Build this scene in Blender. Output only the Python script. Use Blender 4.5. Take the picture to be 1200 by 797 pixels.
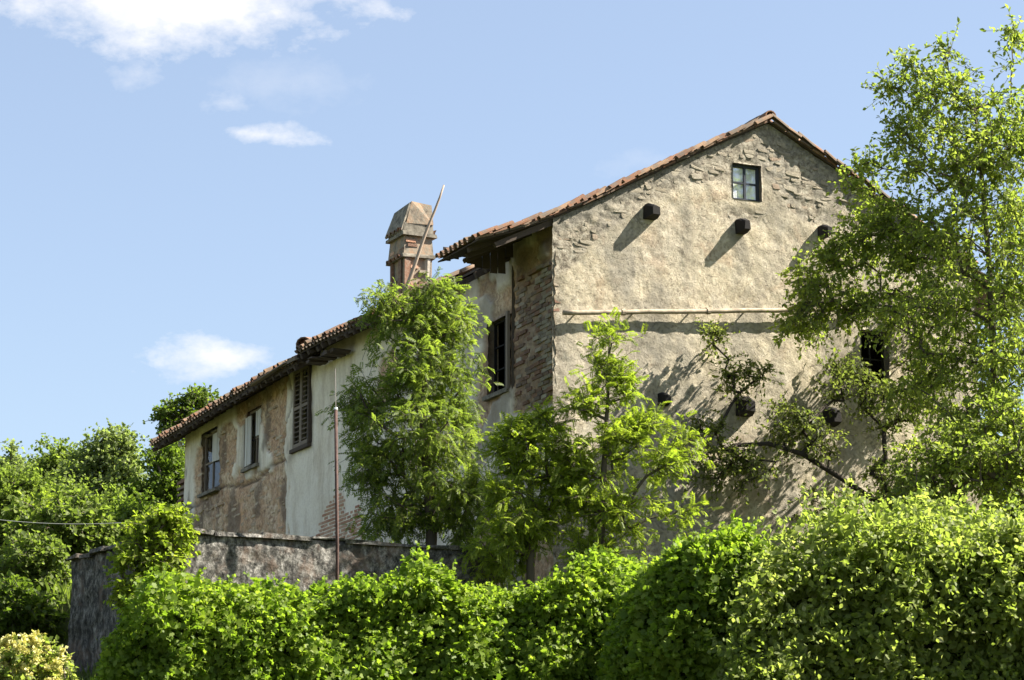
import bpy, math, random
import numpy as np
from mathutils import Matrix, Vector

for o in list(bpy.data.objects): bpy.data.objects.remove(o)
SC = bpy.context.scene
COL = SC.collection
rng = np.random.default_rng(11)
random.seed(5)

# ------------------------------------------------------------------ camera
FPX = 3000.0                       # focal length in pixels of the 1200 px wide photograph
PITCH = math.atan(642.0 / FPX)
cam = bpy.data.cameras.new('camera'); camo = bpy.data.objects.new('camera', cam); COL.objects.link(camo)
cam.sensor_width = 36.0; cam.lens = FPX / 1200 * 36.0
cam.clip_start = 0.1; cam.clip_end = 9000
camo.location = (0, 0, 0); camo.rotation_euler = (math.pi / 2 + PITCH, 0, 0)
SC.camera = camo

# ------------------------------------------------------------------ light
TH = math.radians(24.5)
D = np.array([-math.sin(TH), math.cos(TH), 0]); E = np.array([math.cos(TH), math.sin(TH), 0]); N = np.array([math.sin(TH), -math.cos(TH), 0])
SUN = 0.66 * E + 0.29 * N + np.array([0, 0, 0.69]); SUN /= np.linalg.norm(SUN)
SUN_EL = math.asin(SUN[2]); SUN_ROT = math.atan2(SUN[0], SUN[1])
w = bpy.data.worlds.new('World'); SC.world = w; w.use_nodes = True
nt = w.node_tree; nt.nodes.clear()
def wn(t, **k):
    n_ = nt.nodes.new(t)
    for a, b in k.items(): setattr(n_, a, b)
    return n_
out = wn('ShaderNodeOutputWorld'); bg = wn('ShaderNodeBackground'); bg.inputs[1].default_value = 0.051
sky = wn('ShaderNodeTexSky', sky_type='NISHITA', sun_disc=False, sun_elevation=SUN_EL, sun_rotation=SUN_ROT)
sky.air_density = 1.0; sky.dust_density = 1.2; sky.ozone_density = 2.0
L = nt.links.new
L(bg.outputs[0], out.inputs[0])
def pxdir(x, y):
    c, s = math.cos(PITCH), math.sin(PITCH)
    a, b = x - 600, 398.5 - y
    v = np.array([a, FPX * c - b * s, FPX * s + b * c]); return v / np.linalg.norm(v)
tc = wn('ShaderNodeTexCoord')
def wmath(op, a, b=None, clamp=False):
    m = wn('ShaderNodeMath', operation=op); m.use_clamp = clamp
    for i, v in enumerate((a, b)):
        if v is None: continue
        if isinstance(v, (int, float)): m.inputs[i].default_value = v
        else: L(v, m.inputs[i])
    return m.outputs[0]
def wnoise(scale, detail, rough, off=0.0, squash=1.0):
    mp = wn('ShaderNodeMapping'); mp.inputs['Location'].default_value = (off, off * .7, off * .3); mp.inputs['Scale'].default_value = (1, 1, squash)
    L(tc.outputs['Generated'], mp.inputs[0])
    n_ = wn('ShaderNodeTexNoise'); n_.inputs['Scale'].default_value = scale; n_.inputs['Detail'].default_value = detail; n_.inputs['Roughness'].default_value = rough
    L(mp.outputs[0], n_.inputs['Vector']); return n_.outputs['Fac']
n1 = wnoise(26, 7, .62, 3.1, 1.6)
n2 = wnoise(70, 6, .6, 9.7, 1.8)
sep = wn('ShaderNodeSeparateXYZ'); L(tc.outputs['Generated'], sep.inputs[0])
def blob(px, py, rx, ry, warp=.85, soft=1.0, amp=1.0):
    c = pxdir(px, py); rt = np.array([c[1], -c[0], 0]); rt /= np.linalg.norm(rt); up = np.cross(rt, c)
    def dot(v):
        m = wn('ShaderNodeVectorMath', operation='DOT_PRODUCT'); m.inputs[1].default_value = tuple(v); L(tc.outputs['Generated'], m.inputs[0]); return m.outputs['Value']
    u = wmath('DIVIDE', dot(rt), rx / FPX); v = wmath('DIVIDE', dot(up), ry / FPX)
    r = wmath('SQRT', wmath('ADD', wmath('MULTIPLY', u, u), wmath('MULTIPLY', v, v)))
    r = wmath('ADD', r, wmath('MULTIPLY', wmath('SUBTRACT', n1, .5), warp * 3.0))
    r = wmath('ADD', r, wmath('MULTIPLY', wmath('SUBTRACT', n2, .5), warp * 1.6))
    facing = wmath('GREATER_THAN', dot(c), 0.0)
    return wmath('MULTIPLY', wmath('MULTIPLY', wmath('DIVIDE', wmath('SUBTRACT', 1.0, r), soft, clamp=True), facing), amp)
masks = [blob(195, -8, 222, 78, .58, .6), blob(312, 158, 70, 14, .95, 1.0), blob(245, 415, 80, 28, .9, .9), blob(160, 88, 26, 20, 1.2, 1.2, .5), blob(258, 122, 40, 18, 1.4, 1.4, .5), blob(740, 188, 80, 20, 1.2, 2.0, .35), blob(330, 95, 110, 30, 1.2, 2.2, .35)]
m = masks[0]
for k in masks[1:]: m = wmath('MAXIMUM', m, k)
# scattered fair-weather cloud over the rest of the sky
n3 = wnoise(3.2, 6, .6, 47.0, 2.2)
m2 = wmath('MULTIPLY', wmath('SUBTRACT', n3, .66), 5.0, clamp=True)
m = wmath('MAXIMUM', m, m2)
m = wmath('MULTIPLY', m, wmath('MULTIPLY', wmath('GREATER_THAN', sep.outputs['Z'], 0.02), .9))
mix = wn('ShaderNodeMix', data_type='RGBA'); L(m, mix.inputs['Factor'])
# thin high haze everywhere keeps the blue pale
pale = wn('ShaderNodeMix', data_type='RGBA'); pale.inputs['Factor'].default_value = .22
L(sky.outputs[0], pale.inputs['A']); pale.inputs['B'].default_value = (5.2, 5.7, 6.6, 1)
L(pale.outputs['Result'], mix.inputs['A'])
ccol = wn('ShaderNodeMix', data_type='RGBA'); ccol.inputs['A'].default_value = (5.0, 5.15, 5.6, 1); ccol.inputs['B'].default_value = (6.6, 6.4, 6.2, 1)
L(n2, ccol.inputs['Factor']); L(ccol.outputs['Result'], mix.inputs['B'])
L(mix.outputs['Result'], bg.inputs[0])

sl = bpy.data.lights.new('sun', 'SUN'); sl.energy = 5.0; sl.angle = math.radians(.53); sl.color = (1, .94, .83)
so_ = bpy.data.objects.new('sun', sl); COL.objects.link(so_)
so_.rotation_euler = Vector(-SUN).to_track_quat('-Z', 'Y').to_euler()
SC.view_settings.view_transform = 'Standard'; SC.view_settings.look = 'None'; SC.view_settings.gamma = 1; SC.view_settings.use_curve_mapping = False
SC.view_settings.exposure = 1.9
SC.cycles.max_bounces = 6; SC.cycles.transparent_max_bounces = 8; SC.cycles.use_denoising = True

# ------------------------------------------------------------------ pixel -> place
_F = np.array([0, math.cos(PITCH), math.sin(PITCH)]); _U = np.array([0, -math.sin(PITCH), math.cos(PITCH)]); _R = np.array([1., 0, 0])
def ray(x, y): return _F * FPX + _R * (x - 600) + _U * (398.5 - y)
def at(x, y, Y): r = ray(x, y); return r * Y / r[1]
P0 = at(648, 450, 48.0); P0[2] = 0.0
def g(x, y, off=0.0):
    r = ray(x, y); q = r * ((P0 + N * off) @ N) / (r @ N) - P0; return q @ E, q[2]
def l(x, y, off=0.0):
    r = ray(x, y); q = r * ((P0 - E * off) @ E) / (r @ E) - P0; return q @ D, q[2]
def W(s, t, z): return P0 + E * s + D * t + np.array([0, 0, z])      # house coordinates: across, along, up

# ------------------------------------------------------------------ noise (numpy value noise)
def _hash(ix, iy, iz, seed):
    h = (ix * 374761393 + iy * 668265263 + iz * 2147483647 + seed * 974634777) & 0xFFFFFFFF
    h = ((h ^ (h >> 13)) * 1274126177) & 0xFFFFFFFF
    h = (h ^ (h >> 16)) & 0xFFFFFFFF
    return h / 4294967295.0
def vnoise(p, scale=1.0, seed=0):
    p = np.asarray(p, float) / scale
    i = np.floor(p).astype(np.int64); f = p - i; f = f * f * (3 - 2 * f)
    r = 0
    for a in (0, 1):
        for b in (0, 1):
            for c in (0, 1):
                wgt = (f[:, 0] if a else 1 - f[:, 0]) * (f[:, 1] if b else 1 - f[:, 1]) * (f[:, 2] if c else 1 - f[:, 2])
                r = r + wgt * _hash(i[:, 0] + a, i[:, 1] + b, i[:, 2] + c, seed)
    return r
def fbm(p, scale, oct=4, seed=0):
    r = 0; a = .5; t = 0
    for k in range(oct):
        r = r + a * vnoise(p, scale / 2 ** k, seed + k); t += a; a *= .5
    return r / t
def sstep(a, b, x): t = np.clip((x - a) / (b - a), 0, 1); return t * t * (3 - 2 * t)

# ------------------------------------------------------------------ materials
def nodes(m):
    m.use_nodes = True; t = m.node_tree; t.nodes.clear(); return t
def rgb(c): return (c[0], c[1], c[2], 1)
class NT:
    def __init__(s, name):
        s.m = bpy.data.materials.new(name); s.t = nodes(s.m); s.out = s.n('ShaderNodeOutputMaterial'); s._c = None
    def n(s, k, **kw):
        q = s.t.nodes.new(k)
        for a, b in kw.items(): setattr(q, a, b)
        return q
    def lk(s, a, b): s.t.links.new(a, b)
    def coord(s):
        if s._c is None: s._c = s.n('ShaderNodeTexCoord')
        return s._c.outputs['Object']
    def noise(s, scale, detail=6, rough=.6, squash=(1, 1, 1), dist=0.0):
        mp = s.n('ShaderNodeMapping'); mp.inputs['Scale'].default_value = squash; s.lk(s.coord(), mp.inputs[0])
        q = s.n('ShaderNodeTexNoise'); q.inputs['Scale'].default_value = scale; q.inputs['Detail'].default_value = detail; q.inputs['Roughness'].default_value = rough; q.inputs['Distortion'].default_value = dist
        s.lk(mp.outputs[0], q.inputs['Vector']); return q.outputs['Fac']
    def vor(s, scale, feature='F1', squash=(1, 1, 1)):
        mp = s.n('ShaderNodeMapping'); mp.inputs['Scale'].default_value = squash; s.lk(s.coord(), mp.inputs[0])
        q = s.n('ShaderNodeTexVoronoi', feature=feature); q.inputs['Scale'].default_value = scale
        s.lk(mp.outputs[0], q.inputs['Vector']); return q
    def ramp(s, fac, stops):
        q = s.n('ShaderNodeValToRGB'); e = q.color_ramp.elements
        while len(e) < len(stops): e.new(.5)
        for el, (p, c) in zip(e, stops): el.position = p; el.color = rgb(c) if not isinstance(c, (int, float)) else (c, c, c, 1)
        s.lk(fac, q.inputs[0]); return q.outputs[0]
    def mix(s, fac, a, b, blend='MIX'):
        q = s.n('ShaderNodeMix', data_type='RGBA', blend_type=blend)
        for v, k in ((fac, 'Factor'), (a, 'A'), (b, 'B')):
            if isinstance(v, (int, float)): q.inputs[k].default_value = v
            elif isinstance(v, tuple): q.inputs[k].default_value = rgb(v)
            else: s.lk(v, q.inputs[k])
        return q.outputs['Result']
    def math(s, op, a, b=None, clamp=False):
        q = s.n('ShaderNodeMath', operation=op); q.use_clamp = clamp
        for i, v in enumerate((a, b)):
            if v is None: continue
            if isinstance(v, (int, float)): q.inputs[i].default_value = v
            else: s.lk(v, q.inputs[i])
        return q.outputs[0]
    def attr(s, name):
        q = s.n('ShaderNodeAttribute'); q.attribute_name = name
        sp = s.n('ShaderNodeSeparateColor'); s.lk(q.outputs['Color'], sp.inputs[0]); return sp.outputs
    def bump(s, h, strength, dist, prev=None):
        q = s.n('ShaderNodeBump'); q.inputs['Strength'].default_value = strength; q.inputs['Distance'].default_value = dist; s.lk(h, q.inputs['Height'])
        if prev is not None: s.lk(prev, q.inputs['Normal'])
        return q.outputs[0]
    def pbr(s, col, rough=.9, normal=None, spec=.2, metal=0.0):
        q = s.n('ShaderNodeBsdfPrincipled')
        if isinstance(col, tuple): q.inputs['Base Color'].default_value = rgb(col)
        else: s.lk(col, q.inputs['Base Color'])
        if isinstance(rough, (int, float)): q.inputs['Roughness'].default_value = rough
        else: s.lk(rough, q.inputs['Roughness'])
        q.inputs['Specular IOR Level'].default_value = spec; q.inputs['Metallic'].default_value = metal
        if normal is not None: s.lk(normal, q.inputs['Normal'])
        s.lk(q.outputs[0], s.out.inputs[0]); return s.m

def mat_gable():
    a = NT('roughcast_plaster'); z = a.attr('zones')
    c1 = a.ramp(a.noise(1.067, 6.000, 0.754), [(.3, (0.349, 0.292, 0.201)), (.5, (0.476, 0.410, 0.293)), (.72, (0.530, 0.475, 0.362))])
    c2 = a.ramp(a.noise(5, 9, .75, dist=.4), [(.36, (0.255, 0.211, 0.150)), (.5, (0.455, 0.394, 0.287)), (.64, (0.593, 0.529, 0.414))])
    c = a.mix(.55, c1, c2)
    pn = a.noise(17, 8, .8, dist=.15); pit = a.ramp(pn, [(.38, 0.0), (.47, 1.0)])
    c = a.mix(.42, c, a.ramp(pn, [(.38, (.18, .15, .12)), (.47, (.9, .9, .9)), (.6, (1, 1, 1))]), 'MULTIPLY')
    # brown-pink bare patches and rain streaks, washed with shape of their own
    c = a.mix(a.math('MULTIPLY', a.ramp(a.noise(.55, 7, .7, dist=.8), [(.47, 0.0), (.60, 1.0)]), .5), c, a.mix(a.noise(8, 6, .75), (.20, .18, .15), (.42, .38, .31)))
    ck = a.vor(.55, 'DISTANCE_TO_EDGE'); wp = a.n('ShaderNodeTexNoise'); wp.inputs['Scale'].default_value = 2.5; wp.inputs['Detail'].default_value = 6
    wv = a.n('ShaderNodeVectorMath', operation='MULTIPLY_ADD'); a.lk(a.coord(), wp.inputs['Vector']); a.lk(wp.outputs['Color'], wv.inputs[0]); wv.inputs[1].default_value = (.9, .9, .9); a.lk(a.coord(), wv.inputs[2]); a.lk(wv.outputs[0], ck.inputs['Vector'])
    crk = a.ramp(ck.outputs['Distance'], [(.0, 1.0), (.011, 0.0)])
    c = a.mix(a.math('MULTIPLY', crk, a.ramp(a.noise(1.4, 3, .6), [(.45, 0.0), (.6, .7)])), c, (.10, .08, .06))
    c = a.mix(a.math('MULTIPLY', a.ramp(a.noise(1.6, 5, .65, dist=.6), [(.57, 0.0), (.68, 1.0)]), .35), c, (.30, .20, .125))
    c = a.mix(a.math('MULTIPLY', a.ramp(a.noise(1.0, 5, .6, (2.6, 2.6, .28)), [(.5, 0.0), (.68, 1.0)]), .42), c, (.17, .155, .125))
    st = a.ramp(a.noise(9, 8, .75), [(.36, (.06, .05, .04)), (.48, (.22, .19, .145)), (.62, (.44, .40, .32))])
    c = a.mix(a.math('MULTIPLY', z[0], .9), c, st)
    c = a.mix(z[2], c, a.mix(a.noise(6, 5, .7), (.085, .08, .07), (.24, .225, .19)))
    c = a.mix(z[1], c, (.26, .20, .14))
    h = a.math('ADD', a.math('MULTIPLY', pit, .32), a.math('ADD', a.noise(6, 8, .7), a.math('MULTIPLY', a.math('MULTIPLY', a.noise(30, 5, .8), a.noise(2.3, 3, .6)), .9)))
    b = a.bump(h, .9, .034)
    return a.pbr(c, .95, b, .1)
def mat_long():
    a = NT('weathered_lime_plaster'); z = a.attr('zones')
    c1 = a.ramp(a.noise(.9, 5, .6), [(.3, (.74, .65, .52)), (.5, (.87, .80, .67)), (.75, (.90, .84, .73))])
    c = a.mix(.35, c1, a.ramp(a.noise(14, 6, .7), [(.32, (.55, .43, .31)), (.55, (.90, .80, .64))]))
    c = a.mix(a.math('MULTIPLY', a.ramp(a.noise(1.1, 7, .7, (2.0, 2.0, .5)), [(.47, 0.0), (.62, 1.0)]), .45), c, (.46, .36, .25))
    st = a.ramp(a.noise(7, 8, .75), [(.36, (.13, .08, .05)), (.48, (.56, .40, .26)), (.66, (.80, .66, .48))])
    st = a.mix(a.ramp(a.noise(1.3, 6, .7), [(.42, 0.0), (.56, .8)]), st, a.ramp(a.noise(11, 6, .7), [(.38, (.26, .13, .07)), (.6, (.66, .42, .25))]))
    c = a.mix(a.math('MULTIPLY', z[0], .95), c, st)
    c = a.mix(a.math('MULTIPLY', z[1], .9), c, a.mix(a.noise(5, 6, .7), (.56, .30, .16), (.78, .52, .33)))
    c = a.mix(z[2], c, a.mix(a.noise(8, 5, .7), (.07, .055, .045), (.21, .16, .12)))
    b = a.bump(a.math('ADD', a.noise(20, 8, .7), a.math('MULTIPLY', a.vor(9).outputs[0], a.math('MULTIPLY', z[0], .7))), .9, .025)
    return a.pbr(c, .93, b, .12)
def obj_random(a): return a.n('ShaderNodeObjectInfo').outputs['Random']
def mat_tile():
    a = NT('old_clay_tile'); r = obj_random(a)
    isl = a.n('ShaderNodeNewGeometry').outputs['Random Per Island']
    rr = a.math('FRACT', a.math('ADD', r, isl))
    c = a.ramp(rr, [(0, (.15, .082, .052)), (.3, (.25, .12, .068)), (.55, (.12, .085, .062)), (.8, (.29, .18, .11)), (1, (.095, .075, .058))])
    c = a.mix(a.ramp(a.noise(9, 6, .7), [(.42, 0.0), (.66, .8)]), c, (.13, .12, .10))
    c = a.mix(a.ramp(a.noise(26, 5, .7), [(.6, 0.0), (.7, .7)]), c, (.32, .29, .20))
    return a.pbr(c, .9, a.bump(a.noise(45, 5, .7), .6, .006), .15)
def mat_stone(name, stops):
    a = NT(name); r = obj_random(a); isl = a.n('ShaderNodeNewGeometry').outputs['Random Per Island']
    rr = a.math('FRACT', a.math('ADD', r, isl))
    c = a.ramp(rr, stops)
    c = a.mix(.5, c, a.ramp(a.noise(14, 6, .7), [(.36, (.11, .095, .075)), (.58, (.46, .40, .31))]), 'MIX')
    return a.pbr(c, .95, a.bump(a.noise(30, 7, .7), 1.0, .02), .1)
def mat_brick(name='old_brick', pink=False):
    a = NT(name); r = obj_random(a); isl = a.n('ShaderNodeNewGeometry').outputs['Random Per Island']
    rr = a.math('FRACT', a.math('ADD', r, isl))
    c = a.ramp(rr, [(0, (.16, .085, .06)), (.35, (.24, .13, .085)), (.6, (.14, .10, .08)), (.85, (.26, .20, .15)), (1, (.48, .43, .36))])
    if pink: c = a.ramp(rr, [(0, (.36, .16, .095)), (.5, (.46, .24, .15)), (1, (.56, .36, .25))])
    c = a.mix(a.ramp(a.noise(12, 6, .7), [(.45, 0.0), (.7, .7)]), c, (.66, .54, .41) if pink else (.30, .26, .21))
    return a.pbr(c, .95, a.bump(a.noise(40, 6, .7), .9, .01), .1)
def mat_wood(name, c0, c1, squash=(1, 1, 8)):
    a = NT(name); r = obj_random(a)
    c = a.mix(a.noise(6, 6, .7, tuple(12 / q for q in squash)), c0, c1)
    c = a.mix(a.math('MULTIPLY', r, .4), c, tuple(v * .6 for v in c0))
    return a.pbr(c, .85, a.bump(a.noise(30, 5, .7), .5, .006), .2)
def mat_dark_wall():
    a = NT('blackened_stone_wall')
    c = a.ramp(a.noise(9, 9, .8, (1, 1, .7)), [(.38, (.022, .021, .02)), (.48, (.10, .095, .085)), (.56, (.24, .225, .20)), (.66, (.46, .44, .40))])
    c = a.mix(a.ramp(a.noise(1.3, 6, .7, (2, 2, .4)), [(.45, 0.0), (.62, .75)]), c, (.04, .038, .035))
    c = a.mix(a.ramp(a.noise(2.2, 5, .7), [(.5, 0.0), (.68, .6)]), c, (.20, .14, .105))
    b = a.bump(a.math('ADD', a.noise(12, 8, .75), a.math('MULTIPLY', a.vor(5, squash=(1, 1, 1.6)).outputs[0], .5)), 1.0, .05)
    return a.pbr(c, .95, b, .1)
def mat_ground():
    a = NT('rough_grassy_ground')
    c = a.ramp(a.noise(.7, 8, .7), [(.3, (.05, .07, .02)), (.5, (.10, .12, .035)), (.7, (.19, .155, .085))])
    c = a.mix(.4, c, a.ramp(a.noise(12, 6, .7), [(.3, (.04, .05, .015)), (.7, (.16, .16, .06))]))
    return a.pbr(c, 1.0, a.bump(a.noise(9, 8, .75), 1.0, .12), .05)
def mat_leaf(name, stops, trans=.38, tcol=(1.38, 1.5, .75), rough=.55, clump=.55):
    a = NT(name); isl = a.n('ShaderNodeNewGeometry').outputs['Random Per Island']
    big = a.noise(clump * 2, 3, .6)
    rr = a.math('ADD', a.math('MULTIPLY', isl, .55), a.math('MULTIPLY', a.math('SUBTRACT', big, .28), 1.0), clamp=True)
    c = a.ramp(rr, stops)
    q = a.n('ShaderNodeBsdfPrincipled'); a.lk(c, q.inputs['Base Color']); q.inputs['Roughness'].default_value = rough; q.inputs['Specular IOR Level'].default_value = .3
    tr = a.n('ShaderNodeBsdfTranslucent'); a.lk(a.mix(1.0, c, tcol, 'MULTIPLY'), tr.inputs[0])
    ms = a.n('ShaderNodeMixShader'); ms.inputs[0].default_value = trans
    a.lk(q.outputs[0], ms.inputs[1]); a.lk(tr.outputs[0], ms.inputs[2]); a.lk(ms.outputs[0], a.out.inputs[0]); return a.m
def mat_bark(name, c0, c1):
    a = NT(name); c = a.mix(a.noise(8, 7, .7, (1, 1, .3)), c0, c1)
    return a.pbr(c, .95, a.bump(a.noise(25, 6, .7, (1, 1, .3)), 1.0, .02), .1)
def mat_glass(name='window_glass', gloss=.16):
    a = NT(name); t = a.n('ShaderNodeBsdfTransparent'); gl = a.n('ShaderNodeBsdfGlossy'); gl.inputs['Roughness'].default_value = .04; gl.inputs[0].default_value = (.92, .95, 1, 1)
    ms = a.n('ShaderNodeMixShader'); ms.inputs[0].default_value = gloss; a.lk(t.outputs[0], ms.inputs[1]); a.lk(gl.outputs[0], ms.inputs[2]); a.lk(ms.outputs[0], a.out.inputs[0]); return a.m
def mat_plain(name, c, rough=.8, spec=.2, var=.25, sc=10, metal=0.0):
    a = NT(name); cc = a.mix(a.ramp(a.noise(sc, 6, .7), [(.35, 0.0), (.65, 1.0)]), tuple(v * (1 - var) for v in c), tuple(min(1, v * (1 + var)) for v in c))
    return a.pbr(cc, rough, a.bump(a.noise(sc * 4, 5, .7), .4, .005), spec, metal)

def mat_chimney():
    a = NT('chimney_plaster'); c = a.ramp(a.noise(5, 8, .75, (1, 1, .6)), [(.34, (.10, .085, .07)), (.46, (.25, .20, .15)), (.57, (.33, .21, .135)), (.70, (.38, .30, .21))])
    c = a.mix(a.ramp(a.noise(14, 6, .7), [(.4, 0.0), (.65, .6)]), c, (.30, .28, .22)); return a.pbr(c, .95, a.bump(a.noise(12, 5, .6), .7, .014), .1)
M = dict(
    gable=mat_gable(), long=mat_long(), tile=mat_tile(), brick=mat_brick(), pinkbrick=mat_brick('worn_pink_brick', True), ground=mat_ground(), darkwall=mat_dark_wall(), glass=mat_glass(), dimglass=mat_glass('dusty_dark_glass', .07),
    stone=mat_stone('rubble_stone', [(0, (.16, .135, .10)), (.2, (.30, .265, .20)), (.45, (.42, .38, .30)), (.65, (.28, .235, .165)), (.85, (.36, .32, .25)), (1, (.27, .17, .115))]),
    warmstone=mat_stone('warm_rubble_stone', [(0, (.36, .23, .14)), (.3, (.62, .46, .31)), (.6, (.76, .60, .43)), (.85, (.44, .28, .17)), (1, (.66, .40, .24))]),
    darkwood=mat_wood('dark_old_timber', (.045, .034, .027), (.12, .09, .07)),
    greywood=mat_wood('grey_shutter_wood', (.16, .125, .10), (.34, .28, .22)),
    palewood=mat_wood('pale_painted_wood', (.52, .49, .44), (.74, .71, .65)),
    frame=mat_wood('dark_blue_grey_frame', (.030, .034, .044), (.065, .07, .085)),
    beam=mat_wood('blackened_beam', (.010, .009, .009), (.032, .028, .026)),
    curtain=mat_plain('white_curtain', (.85, .86, .9), .9, .1, .06, 6),
    ledge=mat_plain('pale_pipe', (.34, .275, .20), .8, .2, .4, 5),
    cement=mat_plain('grey_cement', (.20, .18, .145), .95, .1, .5, 7),
    chimney=mat_chimney(),
    rust=mat_plain('rusty_iron', (.065, .036, .029), .8, .3, .35, 14),
    rod=mat_plain('grey_rod', (.25, .22, .2), .7, .3, .2, 14),
    stick=mat_wood('bleached_stick', (.30, .23, .17), (.55, .45, .36)),
    porcelain=mat_plain('white_porcelain', (.8, .8, .8), .25, .5, .03, 5),
    cable=mat_plain('grey_cable', (.30, .31, .28), .6, .3, .05, 5),
    interior=mat_plain('dark_room_plaster', (.12, .10, .085), .95, .05, .2, 3),
    bark=mat_bark('grey_brown_bark', (.055, .045, .035), (.15, .125, .10)),
    darkbark=mat_bark('dark_bark', (.025, .02, .017), (.07, .058, .048)),
    vine=mat_leaf('vine_leaf', [(0, (0.077, 0.131, 0.014)), (.4, (0.146, 0.217, 0.025)), (.75, (0.224, 0.293, 0.038)), (1, (0.301, 0.355, 0.062))], .6),
    pale=mat_leaf('pale_shrub_leaf', [(0, (0.109, 0.151, 0.033)), (.45, (0.198, 0.244, 0.056)), (.8, (0.294, 0.323, 0.111)), (1, (0.485, 0.461, 0.296))], .6),
    ash=mat_leaf('ash_leaf', [(0, (0.077, 0.112, 0.025)), (.45, (0.140, 0.187, 0.038)), (.8, (0.210, 0.255, 0.052)), (1, (0.294, 0.317, 0.078))], .6),
    lime=mat_leaf('fresh_leaf', [(0, (0.104, 0.149, 0.018)), (.45, (0.188, 0.243, 0.031)), (.8, (0.265, 0.311, 0.044)), (1, (0.349, 0.373, 0.070))], .6),
    tree=mat_leaf('tree_leaf', [(0, (0.099, 0.137, 0.031)), (.45, (0.189, 0.235, 0.051)), (.8, (0.278, 0.318, 0.074)), (1, (0.396, 0.401, 0.126))], .6),
    bough=mat_leaf('dusty_leaf', [(0, (0.070, 0.093, 0.031)), (.45, (0.125, 0.149, 0.046)), (.8, (0.188, 0.211, 0.065)), (1, (0.307, 0.311, 0.124))], .6),
    far1=mat_leaf('far_leaf_mid', [(0, (0.079, 0.110, 0.028)), (.45, (0.139, 0.183, 0.043)), (.8, (0.200, 0.250, 0.057)), (1, (0.266, 0.305, 0.089))], .6, clump=.25),  # red lowered, a bluish haze tint put into the leaf colour
    far2=mat_leaf('far_leaf_dark', [(0, (0.055, 0.087, 0.016)), (.45, (0.094, 0.137, 0.022)), (.8, (0.144, 0.193, 0.031)), (1, (0.209, 0.249, 0.041))], .6, clump=.25),
    far3=mat_leaf('far_leaf_grey', [(0, (0.097, 0.122, 0.055)), (.45, (0.157, 0.195, 0.079)), (.8, (0.218, 0.256, 0.106)), (1, (0.278, 0.311, 0.137))], .6, clump=.25),  # distance haze tinted into these leaf colours too
    flower=mat_leaf('cream_blossom', [(0, (.40, .36, .12)), (.5, (.58, .53, .23)), (1, (.72, .68, .40))], .25),
    core=mat_plain('hedge_shade_core', (.045, .055, .02), 1.0, .02, .4, 8),  # dark colour painted as the shade inside the hedges
)

# ------------------------------------------------------------------ object helpers
def link(o, parent=None):
    COL.objects.link(o)
    if parent is not None: o.parent = parent
    return o
def tag(o, label=None, cat=None, group=None, kind=None):
    if label: o['label'] = label
    if cat: o['category'] = cat
    if group: o['group'] = group
    if kind: o['kind'] = kind
    return o
def empty(name, loc, label, cat, group=None):
    o = bpy.data.objects.new(name, None); o.location = Vector(loc); o.empty_display_size = .3; link(o); return tag(o, label, cat, group)
def mesh_obj(name, me, parent=None, world=True):
    """geometry in world coordinates is shifted into the parent's frame (parents are unrotated empties)"""
    o = bpy.data.objects.new(name, me); link(o, parent)
    return o
def root_loc(p):
    v = Vector((0, 0, 0))
    while p is not None: v += p.location; p = p.parent
    return v
def pymesh(name, verts, faces, mat, parent=None, smooth=False):
    me = bpy.data.meshes.new(name)
    v = np.asarray(verts, float)
    if parent is not None: v = v - np.array(root_loc(parent))
    me.from_pydata(v.tolist(), [], [list(map(int, f)) for f in faces]); me.update()
    if mat is not None: me.materials.append(mat)
    if smooth: me.polygons.foreach_set('use_smooth', [True] * len(me.polygons))
    return mesh_obj(name, me, parent)
def fastmesh(name, verts, faces, mat, parent=None, smooth=False, zones=None):
    """verts (n,3), faces (m,k) all of one size k"""
    v = np.asarray(verts, np.float64)
    if parent is not None: v = v - np.array(root_loc(parent))
    f = np.asarray(faces, np.int32); me = bpy.data.meshes.new(name)
    me.vertices.add(len(v)); me.vertices.foreach_set('co', v.astype(np.float32).ravel())
    k = f.shape[1]; me.loops.add(f.size); me.loops.foreach_set('vertex_index', f.ravel())
    me.polygons.add(len(f)); me.polygons.foreach_set('loop_start', np.arange(0, f.size, k, dtype=np.int32))
    if smooth: me.polygons.foreach_set('use_smooth', np.ones(len(f), bool))
    me.update(calc_edges=True); me.validate()
    if zones is not None:
        ca = me.color_attributes.new('zones', 'FLOAT_COLOR', 'POINT'); c = np.ones((len(v), 4), np.float32); c[:, :3] = zones; ca.data.foreach_set('color', c.ravel())
    if mat is not None: me.materials.append(mat)
    return mesh_obj(name, me, parent)
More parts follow.
